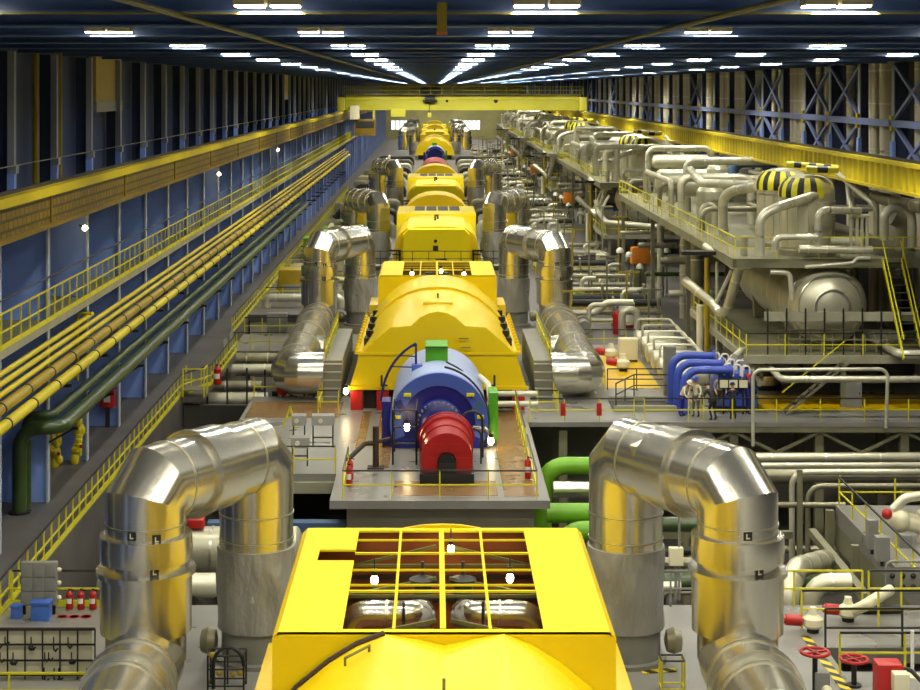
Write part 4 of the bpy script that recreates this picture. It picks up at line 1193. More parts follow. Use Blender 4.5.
for k in range(16):
    x = ra.x-0.6+(rb_.x-ra.x+0.4)*r.random(); z = zt-0.2-0.42*(k % 3)
    L = r.uniform(0.15, 0.34)
    hk = MB().bar((x, YR-0.04, z), (x, YR-0.04, z-L), 0.03).tube([(x, YR-0.05, z-L), (x+0.06, YR-0.05, z-L-0.06), (x+0.12, YR-0.05, z-L+0.02)], 0.025, 6)
    if k % 4 == 1: hk.ball((x, YR-0.06, z-L), 0.08, 8)
    part('hook', hk, 'black_steel', t)
railing([(-13.0, 43.8, 0.02), (-8.9, 43.8, 0.02)], 'yellow rail in front of the black tool rack', step=1.9, m='rail_yellow', topm='rail_yellow', h=0.9)
# black hose cart beside the nearest casing
p = flo(228, 688, 0.0)
t = thing('hose_cart', 'black wire hose cart with yellow fittings beside the nearest casing', 'cart', (p.x, p.y, 0))
for dx in (-0.5, -0.05, 0.45):
    for dy in (-0.3, 0.3):
        part('upright', MB().cyl((p.x+dx, p.y+dy, 0), (p.x+dx, p.y+dy, 0.95), 0.025, 6), 'black_steel', t)
for z in (0.15, 0.6, 0.95):
    part('frame', MB().tube([(p.x-0.5, p.y-0.3, z), (p.x+0.45, p.y-0.3, z), (p.x+0.45, p.y+0.3, z), (p.x-0.5, p.y+0.3, z), (p.x-0.5, p.y-0.3, z)], 0.022, 6), 'black_steel', t)
part('hose_loop', MB().tube([V((p.x+0.05+0.4*math.cos(a), p.y-0.33, 0.7+0.5*math.sin(a))) for a in [PI*k/14 for k in range(15)]]+[V((p.x-0.35, p.y-0.33, 0.1))], 0.05, 8), 'black_steel', t)
for dx, z in ((-0.4, 0.98), (-0.2, 0.5), (0.15, 0.45), (0.35, 0.5)):
    part('fitting', MB().ball((p.x+dx, p.y-0.3, z), 0.085, 8), 'pipe_ochre', t)
# ---- deck with desks beyond the pit, blue wall side
railing([(-9.3, 70.7, 0.0), (-4.1, 70.7, 0.0)], 'railing along the far side deck edge in front of the grey desks', step=2.0)
for n, (px, py, w, h, lb) in enumerate(((299, 447, 0.62, 1.1, 'narrow grey instrument desk standing nearest the silver arch'), (323, 447, 1.0, 1.1, 'wide grey instrument desk standing beside the narrow one'), (300, 466, 0.75, 0.9, 'low grey instrument desk in front of the narrow desk'))):
    q = flo(px, py, 0)
    t = thing('instrument_desk', lb, 'desk', (q.x, q.y, 0), 'grey instrument desks')
    part('cabinet', MB().prism([(q.x-w/2, q.y-0.25, h-0.1), (q.x-w/2, q.y+0.3, h-0.05), (q.x-w/2, q.y+0.3, h+0.35), (q.x-w/2, q.y-0.1, h+0.3)], (w, 0, 0)), 'cabinet_grey', t)
    for sx in (-1, 1):
        part('leg', MB().box(q.x+sx*(w/2-0.06)-0.03, q.y-0.05, 0, q.x+sx*(w/2-0.06)+0.03, q.y+0.05, h-0.06), 'dark_steel', t)
    part('dial', MB().cyl((q.x-0.1, q.y-0.18, h+0.1), (q.x-0.1, q.y-0.24, h+0.1), 0.1, 12), 'cream', t)
    part('cross_bar', MB().box(q.x-w/2+0.06, q.y-0.03, 0.4, q.x+w/2-0.06, q.y+0.03, 0.46), 'dark_steel', t)
q = flo(288, 428, 0)
solo('safety_barrier', MB().bar(q+V((-0.25, 0, 0)), q+V((0.1, 0, 1.0)), 0.08).bar(q+V((0.35, 0, 0)), q+V((0.1, 0, 1.0)), 0.08).bar(q+V((-0.1, 0, 0.5)), q+V((0.22, 0, 0.5)), 0.06), 'rail_yellow', 'small yellow A-frame barrier on the brown floor panel behind the desks', 'barrier')
railing([(-9.3, 87.9, 0.0), (-5.2, 87.9, 0.0)], 'yellow railing between the brown floor panel and the pipe pit', step=1.6)
for n, (px, col) in enumerate(((283, 'red_paint'), (296, 'cream'), (314, 'dull_pipe'))):
    q = flo(px, 397, 0.0)
    t = thing('small_valve', ['small red valve by the yellow pit railing', 'small cream valve by the yellow pit railing', 'small dull grey valve by the foot of the grey steps'][n], 'valve', q)
    part('body', MB().ball(q+V((0, 0, 0.35)), 0.3, 12), col, t)
    part('stem', MB().cyl(q, q+V((0, 0, 0.9)), 0.06, 8), 'dark_steel', t)
    part('bonnet', MB().cyl(q+V((-0.35, 0, 0.35)), q+V((0.35, 0, 0.35)), 0.14, 10), col, t)

# ---- blue wall side pits: pale drums and pipes
def drum(x0, x1, Y, z, R, m, lb, saddles=True):
    t = thing('horizontal_drum', lb, 'tank', ((x0+x1)/2, Y, z-R))
    part('shell', MB().lathe([(R*0.55, -0.22), (R*0.9, -0.08), (R, 0), (R, x1-x0), (R*0.9, x1-x0+0.08), (R*0.55, x1-x0+0.22)], (x0, Y, z), (1, 0, 0), 28), m, t)
    L = x1-x0
    for f in (0.2, 0.5, 0.8):
        part('band', MB().cyl((x0+L*f-0.04, Y, z), (x0+L*f+0.04, Y, z), R*1.03, 28), 'cladding_seam', t)
    if saddles:
        for f in (0.2, 0.8):
            part('saddle', MB().box(x0+L*f-0.15, Y-R*0.7, -6, x0+L*f+0.15, Y+R*0.7, z-R*0.6), 'dark_steel', t)
    return t
drum(-11.6, -5.2, 64.5, -1.5, 0.85, 'vessel_clad', 'long pale drum lying in the pit behind the nearest silver arch')
for n, x in enumerate((-10.8, -9.0)):
    solo('drum_fitting', MB().rbox(x-0.3, 64.1, -0.62, x+0.3, 64.7, -0.3, 0.04), 'red_paint', '%s red box on top of the long pale drum' % ('first', 'second')[n], 'fitting')
drum(-11.4, -7.6, 58.8, -1.2, 0.42, 'pale_pipe', 'small pale drum with round ends in the pit below the deck edge')
for n, (xa, xb, py, Y, R, m, lb) in enumerate(((194, 268, 400, 95.2, 0.42, 'pale_pipe', 'pale pipe across the pit just past the yellow railing'),
        (214, 275, 370, 101.8, 0.36, 'vessel_clad', 'second pale pipe across the pit beneath the grey crossing'), (190, 262, 386, 97.5, 0.3, 'dull_pipe', 'dull pipe across the pit between the two pale ones'),
        (236, 300, 358, 102.6, 0.3, 'dull_pipe', 'dull pipe tucked under the near edge of the grey crossing'))):
    a = at(xa, py, Y); b = at(xb, py, Y)
    pipe([a, b], R, m, lb, rings=1.1)
railing([(-12.3, 103.6, 0), (-6.6, 103.6, 0)], 'railing on the near edge of the grey crossing over the pipe pit', step=1.2, topm='dark_steel', parts=True)
railing([(-12.3, 110.4, 0), (-6.6, 110.4, 0)], 'railing on the far edge of the grey crossing over the pipe pit', step=1.2)
r = random.Random(11)
posl = ['nearest', 'second', 'third', 'fourth', 'fifth', 'sixth', 'seventh', 'eighth', 'ninth', 'tenth', 'eleventh', 'twelfth']
for k in range(9):
    x = -12.6+0.8*k*0.98
    y0 = 89.5+r.uniform(0, 9)
    z = -2.4-r.uniform(0, 1.8)
    pipe([(x, y0, z), (x, y0+r.uniform(3, 9), z), (x+r.uniform(0.8, 2.2), y0+10, z), (x+1.6, y0+10, z+1.4)], r.uniform(0.1, 0.25), r.choice(['dull_pipe', 'pale_pipe', 'blue_paint', 'dark_steel']), '%s lower pipe from the aisle edge deep in the pipe pit' % posl[k].replace('nearest', 'first'), n=10)
for k in range(8):
    x = -12.4+1.05*k
    t = solo('pit_post', MB().bar((x, 93.0+0.3*(k % 3), -6), (x, 93.0+0.3*(k % 3), 0.6), 0.09), 'dark_steel', '%s thin dark post from the aisle edge standing in the pipe pit' % posl[k].replace('nearest', 'first'), 'post')
extinguisher((-11.7, 91.8, -0.006), 'red extinguisher on a stand at the corner of the pipe pit', 1.1, 0.2)
# yellow platform corner near aisle at pit start
t = thing('step_platform', 'small yellow railed step platform where the aisle meets the pipe pit', 'platform', (-12.4, 88.5, 0))
part('tread', MB().box(-13.0, 88.0, 0.3, -11.9, 89.2, 0.36), 'platform_steel', t)
for X, Y in ((-13.0, 88.0), (-11.9, 88.0), (-13.0, 89.2), (-11.9, 89.2)):
    part('post', MB().bar((X, Y, 0), (X, Y, 1.45), 0.07), 'rail_yellow', t)
for z in (0.9, 1.45):
    part('rail', MB().bar((-13.0, 88.0, z), (-11.9, 88.0, z), 0.06).bar((-11.9, 88.0, z), (-11.9, 89.2, z), 0.06), 'rail_yellow', t)
for n, (X, Y) in enumerate(((-12.05, 101.2), (-12.05, 98.2))):
    t = thing('notice_board', '%s grey notice board fixed on the aisle railing by the pipe pit' % ('far', 'near')[n], 'board', (X, Y, 0))
    part('sheet', MB().box(X-0.04, Y-0.9, 0.25, X, Y+0.9, 1.5), 'cabinet_grey', t)
    part('post', MB().box(X-0.02, Y-0.75, 0, X+0.02, Y-0.7, 0.3), 'dark_steel', t)
    part('post', MB().box(X-0.02, Y+0.7, 0, X+0.02, Y+0.75, 0.3), 'dark_steel', t)
t = thing('grey_cabinet', 'grey cabinet on the crossing deck beside the aisle', 'cabinet', (-10.3, 111.5, 0))
part('body', MB().rbox(-10.9, 110.8, 0, -9.6, 111.5, 1.3, 0.03), 'cabinet_grey', t)
part('door', MB().box(-10.85, 110.78, 0.1, -10.3, 110.8, 1.2), 'cabinet_grey', t)
part('door', MB().box(-10.25, 110.78, 0.1, -9.65, 110.8, 1.2), 'cabinet_grey', t)
for k in range(6):
    y = 124+k*11
    a = (-12.2, y, 0.7); b = (-6.8-0.2*(k % 2), y, 0.7)
    pipe([(-12.2, y, 0), a, b, (b[0], y, 0)], 0.3-0.02*k, ['pale_pipe', 'dull_pipe'][k % 2], '%s pale pipe from the camera crossing between aisle and far arches' % ordinal(k+1), rings=1.2)
    railing([(-12.6, y+3, 0), (-7.4, y+3, 0)], '%s cross railing between aisle and far silver arches' % ordinal(k+1), step=1.4, parts=False)
    solo('deck_box', MB().rbox(-11.5+k*0.4, y+4.5, 0, -9.9+k*0.4, y+5.6, 1.1+0.2*(k % 3), 0.05), ['cabinet_grey', 'bright_green', 'cream', 'red_paint', 'cabinet_grey', 'blue_paint'][k], '%s box on the far deck from the camera between aisle and arches, %s' % (ordinal(k+1), ['grey', 'green', 'cream', 'red', 'grey', 'blue'][k]), 'cabinet')

# ---- far clutter between aisle and arches
r = random.Random(21)
for k in range(16):
    y = 130+k*13.5
    x = -11.5+r.uniform(0, 3.6)
    if k == 2: x = -11.6; y = 163.5
    lb = '%s machine set on the aisle side beyond the second arches, counted from the camera' % ordinal(k+1)
    t = thing('machine_set', lb, 'machine', (x, y, 0))
    part('body', MB().rbox(x-0.9, y-1.2, 0.3, x+0.9, y+1.2, 1.4+r.uniform(0, 1.2), 0.15), r.choice(['bright_green', 'cabinet_grey', 'pipe_ochre', 'dull_pipe', 'rail_yellow']), t)
    part('base', MB().box(x-1.1, y-1.5, 0, x+1.1, y+1.5, 0.3), 'dark_steel', t)
    part('outlet', MB().tube([(x+0.6, y, 1.2), (x+1.6, y, 1.2), (x+1.6, y, 2.6), (x+1.6, y+2.5, 2.6)], 0.25, 10, 0.5), r.choice(['pale_pipe', 'dull_pipe']), t)
for k in range(14):
    y = 124+k*9.5
    railing([(-13.0, y+0.8, 0), (-6.4, y+0.8, 0)], '%s plain cross rail between aisle and far arches' % ordinal(k+1), step=1.6, parts=False, topm='rail_yellow')
for k in range(12):
    y = 165+k*17.0
    for s in (-1, 1):
        if s < 0:
            pipe([(CX-4.6, y, 0), (CX-4.6, y, 1.6), (CX-11.5, y, 1.6), (CX-11.5, y, 0)], 0.35, ['pale_pipe', 'dull_pipe', 'dark_steel'][k % 3], '%s low pipe portal from the camera on the aisle side of the far casings' % ordinal(k+1), n=10)
        else:
            pipe([(CX+4.6, y, 0), (CX+4.6, y, 1.6), (CX+8.5, y, 1.6), (CX+8.5, y, 0)], 0.35, ['dull_pipe', 'pale_pipe', 'dark_steel'][k % 3], '%s low pipe portal from the camera on the tank side of the far casings' % ordinal(k+1), n=10)

# ---- green pipes in the pit on the tank side of the generator platform
def gp(pts, r, lb, m='bright_green'):
    pipe(pts, r, m, lb, bend=r*2.6, n=16, seg=7)
gp([(4.9, 76.5, -6), (4.9, 76.5, -1.0), (9.5, 76.5, -1.0)], 0.4, 'highest green pipe in the pit beside the generator platform')
gp([(4.75, 72.0, -2.0), (7.2, 72.0, -2.0), (7.4, 72.0, -2.9), (7.4, 72.0, -6)], 0.42, 'upper bright green pipe bending down beside the generator platform')
gp([(5.2, 70.5, -6), (5.2, 70.5, -2.35), (7.4, 70.5, -2.35), (8.8, 70.5, -2.35)], 0.4, 'middle bright green pipe bending down beside the generator platform')
gp([(5.9, 67.5, -6), (5.9, 67.5, -2.9), (8.4, 67.5, -2.9)], 0.42, 'lowest bright green pipe nearest the platform corner')
pipe([(5.2, 74.3, -1.55), (6.9, 74.3, -1.55)], 0.36, 'cladding', 'short silver clad pipe between the green pipes in the pit', 'pipe')
pipe([(8.0, 66.2, -1.0), (12.5, 66.2, -1.0)], 0.3, 'green_paint', 'dark green pipe crossing behind the nearest tank side arch')
pipe([(8.0, 64.0, -2.6), (14.8, 64.0, -2.6)], 0.35, 'green_paint', 'lower dark green pipe crossing behind the nearest tank side arch')
railing([(4.6, 81.55, 0.0), (9.6, 81.55, 0.0)], 'yellow railing of the deck edge behind the green pipes', step=1.7)
for n, px in enumerate((563, 599)):
    Y = 81.5
    p = at(px, 410, Y)
    solo('warning_sign', MB().rbox(p.x-0.12, 81.42, 0.3, p.x+0.12, 81.5, 0.9, 0.02), 'red_paint', '%s red sign board hung on the railing behind the green pipes' % ('first', 'second')[n], 'sign')
# ---- tank side pit: long pipes
def row_at(py, Y): return CAMZ-(py-88)*Y/F
pipe([(9.2, 77.5, row_at(458, 77.5)), (26.5, 77.5, row_at(457, 77.5))], 0.21, 'vessel_clad', 'upper long silver pipe of three under the far deck edge', rings=2.4)
pipe([(9.2, 76.5, row_at(466, 76.5)), (26.5, 76.5, row_at(465, 76.5))], 0.14, 'pale_pipe', 'thin middle pipe of three under the far deck edge')
pipe([(9.2, 75.0, row_at(476, 75)), (26.5, 75.0, row_at(475, 75))], 0.3, 'dull_pipe', 'thick lowest pipe of three under the far deck edge', rings=3.1)
pipe([(26, 73.2, row_at(472, 73.2)), at(792, 472, 73.2), at(792, 650, 73.2)], 0.13, 'pale_pipe', 'pale pipe dropping into the pit beside the nearest tank side arch', bend=0.6)
pipe([(26, 72.0, row_at(486, 72)), at(808, 486, 72), at(808, 660, 72)], 0.12, 'dull_pipe', 'dull pipe dropping into the pit behind the pale drop pipe', bend=0.6)
pipe([at(770, 505, 70), at(845, 505, 70)], 0.12, 'dull_pipe', 'short level pipe between the two drop pipes')
pipe([at(788, 640, 56), at(788, 590, 56), at(797, 568, 57), at(825, 560, 60)], 0.36, 'vessel_clad', 'fat silver elbow behind the deck railing, nearer the silver arch', bend=0.9, n=18, rings=1.0)
pipe([at(812, 640, 56), at(812, 583, 56), at(850, 583, 56)], 0.33, 'vessel_clad', 'fat silver elbow behind the deck railing, beside its twin', bend=0.9, n=18, rings=1.0)
r = random.Random(5)
for k in range(14):
    x = 6.5+r.uniform(0, 8.5); y = 55+k*1.6; z = -3.6+r.uniform(-1.5, 1.2)
    pipe([(x, y, -6), (x, y, z), (x+r.uniform(1.5, 5), y, z)], r.uniform(0.09, 0.22), r.choice(['dull_pipe', 'pale_pipe', 'dark_steel', 'dull_pipe', 'green_paint']), '%s bent pipe from the camera deep in the dark tank side pit' % ordinal(k+1), n=10)
for k in range(6):
    x = 7.2+1.55*k
    t = solo('pit_post', MB().bar((x, 69.5, -6), (x, 69.5, 0.4), 0.2), 'platform_steel', '%s steel post across the tank side pit counted from the generator' % ordinal(k+1), 'post')
for k in range(3):
    solo('pit_beam', MB().box(6.0, 58+k*7, -3.1, 15.2, 58.3+k*7, -2.8), 'platform_steel', '%s steel beam from the camera across the tank side pit' % ordinal(k+1), 'beam')
def strut(a, b, w, lb): solo('diagonal_strut', MB().bar(a, b, w), 'platform_steel', lb, 'strut')
strut(at(812, 532, 66), at(866, 598, 54.5), 0.28, 'long slanting steel strut beneath the sunken walkway')
strut(at(832, 515, 66), at(842, 560, 66), 0.14, 'thin slanting strut behind the long steel strut')
strut(at(830, 510, 65), at(829, 580, 65), 0.3, 'upright steel post under the walkway corner')
strut(at(855, 545, 60), at(855, 590, 60), 0.26, 'second upright steel post under the walkway edge')
railing([(15.5, 53.0, 0), (15.5, 65.0, 0), (24, 65.0, 0)], 'yellow railing round the corner of the raised walkway above the pit', step=2.1)
railing([(9.0, 52.4, 0.02), (13.2, 52.4, 0.02)], 'yellow railing on the near deck edge before the fat silver elbows', step=2.1, topm='rail_yellow')
railing([(13.4, 52.4, 0.02), (15.4, 52.4, 0.02)], 'short railing next to the slanting steel strut', step=1.0)
# grey ducts/stairs on raised walkway
t = thing('valve_cluster', 'cream valve cluster with a red ball on the raised walkway', 'valve', (17.3, 60, 0))
q = at(900, 520, 60)
part('body', MB().ball(q, 0.42, 14).cyl(q, q+V((0.9, 0, -0.2)), 0.32, 14).cyl(q+V((0.9, 0, 0.3)), q+V((0.9, 0, -0.8)), 0.3, 14), 'cream', t)
part('red_ball', MB().ball(at(887, 514, 59.6), 0.19, 14), 'red_paint', t, 'red ball')
part('pipe', MB().tube([at(893, 510, 60), at(905, 498, 60), at(935, 494, 60)], 0.17, 12, 0.4), 'pale_pipe', t)
part('stand', MB().cyl((q.x, q.y, 0), q, 0.1, 8).cyl((q.x+0.9, q.y, 0), q+V((0.9, 0, -0.4)), 0.1, 8), 'dark_steel', t)
part('motor', MB().rbox(q.x-0.25, q.y-0.9, q.z-1.0, q.x+0.2, q.y-0.5, q.z-0.3, 0.05), 'cabinet_grey', t)
for n, (px, py, w, h) in enumerate(((872, 540, 0.35, 1.0), (882, 552, 0.45, 0.8))):
    q = flo(px, py+14, 0)
    t = thing('junction_cabinet', '%s grey cabinet standing beside the cream valve cluster' % ('tall', 'short')[n], 'cabinet', q)
    part('body', MB().rbox(q.x-w/2, q.y-0.2, 0.2, q.x+w/2, q.y+0.2, 0.2+h, 0.02), 'cabinet_grey', t)
    part('post', MB().box(q.x-0.05, q.y-0.05, 0, q.x+0.05, q.y+0.05, 0.22), 'dark_steel', t)
q = flo(905, 598, 0)
t = thing('hydrant_manifold', 'grey manifold frame with black taps at the frame edge on the near deck', 'manifold', q)
part('frame', MB().tube([(q.x-0.6, q.y, 0), (q.x-0.6, q.y, 1.15), (q.x+1.2, q.y, 1.15), (q.x+1.2, q.y, 0)], 0.04, 8, 0.2), 'cabinet_grey', t)
for i in range(5):
    for j in range(2):
        part('tap', MB().ball((q.x-0.4+0.33*i, q.y-0.02, 0.35+0.35*j), 0.09, 8), 'black_steel', t)
part('back_plate', MB().box(q.x-0.55, q.y+0.05, 0.1, q.x+1.15, q.y+0.08, 0.95), 'cabinet_grey', t)
# ---- near deck, tank side
# motor valves
def motor_valve(p, lb, rd=(-0.75, 0, 0.12), sc=1.0):
    t = thing('motor_valve', lb, 'valve', p)
    p = V(p)
    part('body', MB().lathe([(0.3*sc, 0.18*sc), (0.42*sc, 0.3*sc), (0.4*sc, 0.55*sc), (0.2*sc, 0.7*sc), (0.12*sc, 0.95*sc)], p, n=18), 'cream', t)
    part('foot', MB().cyl(p, p+V((0, 0, 0.2*sc)), 0.24*sc, 14), 'black_steel', t)
    d = V(rd)
    c = p+V((0, 0, 0.42*sc))
    part('motor', MB().cyl(c+d*0.5, c+d*1.15, 0.22*sc, 16), 'red_paint', t, 'red motor')
    part('motor_cap', MB().cyl(c+d*1.15, c+d*1.25, 0.16*sc, 14), 'red_paint', t)
    part('bonnet', MB().rbox(p.x-0.12*sc, p.y-0.12*sc, p.z+0.7*sc, p.x+0.14*sc, p.y+0.12*sc, p.z+0.98*sc, 0.03), 'cream', t)
motor_valve(flo(813, 632, 0), 'cream motor valve with red motor at the corner of the hazard strip', sc=0.75, rd=(-0.7, 0, 0.05))
motor_valve(flo(848, 621, 0), 'cream motor valve with red motor behind the black pit rail', sc=0.75, rd=(-0.6, 0, 0.05))
pipe([flo(852, 612, 0.3), flo(864, 606, 0.6), at(890, 590, 52)], 0.17, 'cream', 'slanting cream pipe leading off the motor valve behind the pit rail', n=14)
pipe([at(860, 610, 51.8), at(900, 609, 51.8)], 0.14, 'dark_steel', 'dark level pipe along the near deck edge at the frame side')
# hazard strip
a, b = flo(805, 636, 0.01), flo(848, 690, 0.01)
solo('hazard_strip', MB().prism([a+V((-0.12, 0, 0)), a+V((0.12, 0, 0)), b+V((0.14, -1.5, 0)), b+V((-0.14, -1.5, 0))], (0, 0, 0.012)), 'hazard', 'yellow and black hazard strip slanting across the near deck', 'marking')
a, b = flo(642, 672, 0.01), flo(676, 670, 0.01)
solo('hazard_strip', MB().prism([a+V((0, -0.15, 0)), b+V((0, -0.15, 0)), b+V((0, 0.15, 0)), a+V((0, 0.15, 0))], (0, 0, 0.012)), 'hazard', 'short hazard strip beside the nearest casing under the yellow cage', 'marking')
def handwheel(p, h, lb, r=0.32):
    p = V(p)
    t = thing('valve_handwheel', lb, 'handwheel', p)
    part('pedestal', MB().cyl(p, p+V((0, 0, h)), 0.07, 10).cyl(p, p+V((0, 0, 0.05)), 0.2, 12), 'black_steel', t)
    w = part('wheel', MB().tube([p+V((r*math.cos(a), r*math.sin(a), h)) for a in [2*PI*k/24 for k in range(25)]], 0.045, 8), 'red_paint', t)
    for k in range(2):
        a = PI*k/2+0.4
        part('spoke', MB().bar(p+V((r*math.cos(a), r*math.sin(a), h)), p-V((r*math.cos(a), r*math.sin(a), -h)), 0.05), 'red_paint', w)
q = flo(815, 700, 0); handwheel(q, 1.25, 'red handwheel on a black pedestal beside the hazard strip', 0.36)
q = flo(854, 686, 0); handwheel(q, 0.72, 'red handwheel on a thin black pedestal before the deck opening', 0.36)
t = thing('actuator', 'grey actuator standing at the foot of the red handwheel pedestal', 'valve', flo(821, 697, 0))
q = flo(821, 699, 0)
part('body', MB().rbox(q.x-0.2, q.y-0.2, 0.3, q.x+0.2, q.y+0.2, 0.75, 0.05), 'cabinet_grey', t)
part('neck', MB().cyl(q, q+V((0, 0, 0.32)), 0.12, 12), 'dark_steel', t)
part('knob', MB().ball(q+V((0.1, -0.2, 0.3)), 0.14, 10), 'cream', t)
t = thing('red_cabinet', 'red cabinet with a pale box on its front at the bottom frame edge', 'cabinet', flo(890, 712, 0))
q = flo(890, 708, 0)
part('body', MB().rbox(q.x-0.3, q.y, 0, q.x+0.35, q.y+0.6, 1.1, 0.03), 'red_paint', t)
part('box', MB().rbox(q.x+0.02, q.y-0.35, 0.5, q.x+0.42, q.y, 0.98, 0.02), 'cream', t)
part('pipe', MB().tube([(q.x+0.35, q.y+0.3, 0.9), (q.x+0.6, q.y+0.3, 0.9), (q.x+1.2, q.y-0.6, 0.3)], 0.06, 8, 0.2), 'black_steel', t)
railing([(11.2, 48.65, 0), (20, 48.65, 0)], 'black rail on the far side of the deck opening', step=2.2, m='dark_steel', topm='black_steel')
railing([(11.1, 46.5, 0), (20, 46.5, 0)], 'yellow rail on the near side of the deck opening', step=1.9, topm='black_steel')
railing([(10.9, 50.4, 0), (20, 50.4, 0)], 'yellow and black rail behind the deck opening nearer the motor valves', step=2.5, topm='black_steel')
b0 = None
for k in range(7):
    q = V((13.0+0.62*k, 46.2, 0))
    lb = '%s white post with round base in front of the deck opening' % ordinal(k+1)
    if b0 is None:
        b0 = thing('post_stand', lb, 'post', q, 'white posts by the deck opening')
        part('post', MB().cyl(q, q+V((0, 0, 1.25)), 0.05, 10), 'white_paint', b0)
        part('foot', MB().lathe([(0.26, 0), (0.26, 0.05), (0.08, 0.1)], q, n=18), 'cream', b0)
        bch = list(b0.children)
    else: dup(b0, V((0.62*k, 0, 0)), lb, None, bch)
q = flo(672, 690, 0)
t = thing('yellow_cage', 'small yellow tube cage on the deck beside the nearest casing', 'cage', (q.x, q.y, 0))
for dx in (-0.3, 0.3):
    for dy in (-0.25, 0.25):
        part('post', MB().bar((q.x+dx, q.y+dy, 0), (q.x+dx, q.y+dy, 0.85), 0.05), 'rail_yellow', t)
for z in (0.1, 0.85):
    part('rail', MB().tube([(q.x-0.3, q.y-0.25, z), (q.x+0.3, q.y-0.25, z), (q.x+0.3, q.y+0.25, z), (q.x-0.3, q.y+0.25, z), (q.x-0.3, q.y-0.25, z)], 0.025, 6), 'rail_yellow' if z < 0.5 else 'dark_steel', t)
q = flo(676, 600, 0)
t = thing('junction_box', 'cream box on a grey post between the legs of the nearest tank side arch', 'box', q)
part('box', MB().rbox(q.x-0.22, q.y-0.12, 1.1, q.x+0.22, q.y+0.12, 1.65, 0.03), 'cream', t)
part('post', MB().cyl(q, q+V((0, 0.1, 1.2)), 0.05, 8), 'cabinet_grey', t)
part('pipe', MB().tube([q+V((0.1, 0, 0)), q+V((0.1, 0, 2.6))], 0.04, 8), 'cabinet_grey', t)
railing([(5.5, 52.45, 0), (8.2, 52.45, 0)], 'white tube railing between the legs of the nearest tank side arch', step=0.8, m='cabinet_grey', topm='cabinet_grey')
t = thing('louvre_box', 'grey louvred box against the tank side of the nearest casing', 'box', (4.35, 35.0, 0))
part('body', MB().rbox(4.2, 34.4, 1.9, 4.5, 35.6, 3.0, 0.02), 'cabinet_grey', t)
for j in range(4):
    part('louvre', MB().box(4.18, 34.36, 2.0+j*0.25, 4.5, 34.4, 2.12+j*0.25), 'cream', t)
part('stand', MB().box(4.25, 34.6, 0, 4.45, 35.4, 1.9), 'dark_steel', t)
# ================================================================ reheater bays on the tank side
BAYN = ['nearest reheater bay', 'second reheater bay', 'third reheater bay', 'fourth reheater bay', 'farthest reheater bay']
start = len(LOG)
B = ' in the {bay}'
def bpipe(path, r, m, lb, **k):
    return pipe(path, r, m, lb+B, **k)
# upper platform
t = thing('steel_platform', 'tall steel platform carrying the twin vessels'+B, 'platform', (20, 88, 0))
part('deck', MB().box(15.5, 87.5, 7.08, 26.4, 142, 7.2), 'platform_steel', t)
part('edge_beam', MB().box(15.4, 87.4, 6.75, 26.4, 87.6, 7.22), 'platform_steel', t)
part('edge_beam', MB().box(15.35, 87.4, 6.75, 15.55, 142, 7.22), 'platform_steel', t)
for y in (97, 106, 115, 124, 133): part('cross_beam', MB().box(15.5, y, 6.7, 26.4, y+0.25, 7.08), 'dark_steel', t)
for x in (15.7, 21.0, 26.1):
    for y in (105, 122, 141):
        part('post', MB().box(x-0.13, y-0.13, 0, x+0.13, y+0.13, 7.08), 'platform_steel', t)
part('post', MB().box(25.9, 87.7, 0, 26.2, 88.0, 7.08), 'platform_steel', t)
railing([(15.5, 142, 7.22), (15.5, 87.5, 7.22), (26.3, 87.5, 7.22)], 'yellow railing round the tall vessel platform'+B, step=2.2, topm='rail_yellow')
# horizontal tank
TX, TZ, TR = 20.4, 4.75, 2.0
t = thing('reheater_tank', 'big shiny domed tank end under the tall platform'+B, 'tank', (TX, 88, TZ-TR))
prof = [(0.001, -1.15), (0.45, -1.12), (0.9, -1.0), (1.3, -0.8), (1.62, -0.5), (1.85, -0.2), (TR, 0.15), (TR, 15)]
part('shell', MB().lathe(prof[5:], (TX, 88, TZ), (0, 1, 0), 44), 'vessel_clad', t)
part('dished_head', MB().lathe(prof[:6], (TX, 88, TZ), (0, 1, 0), 44), 'vessel_clad', t)
for R_, h in ((0.92, -1.0), (1.64, -0.5), (TR+0.01, 0.2), (TR+0.01, 2.6), (TR+0.01, 6.0)):
    part('band', MB().lathe([(R_, h-0.03), (R_+0.04, h), (R_+0.02, h+0.06), (R_-0.02, h+0.06)], (TX, 88, TZ), (0, 1, 0), 44), 'cladding_seam', t)
for y in (90, 99):
    part('saddle', MB().prism([(TX-1.7, y, 2.65), (TX+1.7, y, 2.65), (TX+1.85, y, TZ-0.4), (TX-1.85, y, TZ-0.4)], (0, 0.5, 0)), 'platform_steel', t)
part('top_nozzle', MB().cyl((TX+0.3, 89.6, TZ+TR-0.1), (TX+0.3, 89.6, TZ+TR+0.35), 0.3, 14), 'vessel_clad', t)
# platform round the tank
t = thing('tank_platform', 'low steel platform around the domed tank'+B, 'platform', (20, 86, 0))
part('deck', MB().box(15.6, 84.9, 2.5, 25.4, 103, 2.62), 'platform_steel', t)
part('edge_beam', MB().box(15.6, 84.8, 2.25, 25.4, 84.95, 2.64), 'slab_edge', t)
part('edge_beam', MB().box(15.5, 84.8, 2.25, 15.65, 103, 2.64), 'slab_edge', t)
for x in (16.0, 20.5, 25.0):
    for y in (85.2, 95, 102.5): part('post', MB().box(x-0.12, y-0.12, 0, x+0.12, y+0.12, 2.5), 'platform_steel', t)
railing([(15.6, 102, 2.63), (15.6, 84.9, 2.63), (25.3, 84.9, 2.63)], 'yellow railing round the low tank platform'+B, step=1.9, topm='black_steel')
t = thing('pipe_band', 'pale cable tray crossing before the domed tank'+B, 'tray', (20, 85.4, 4.2))
part('tray', MB().box(16.6, 85.3, 4.3, 25.6, 85.5, 4.75), 'slab_edge', t)
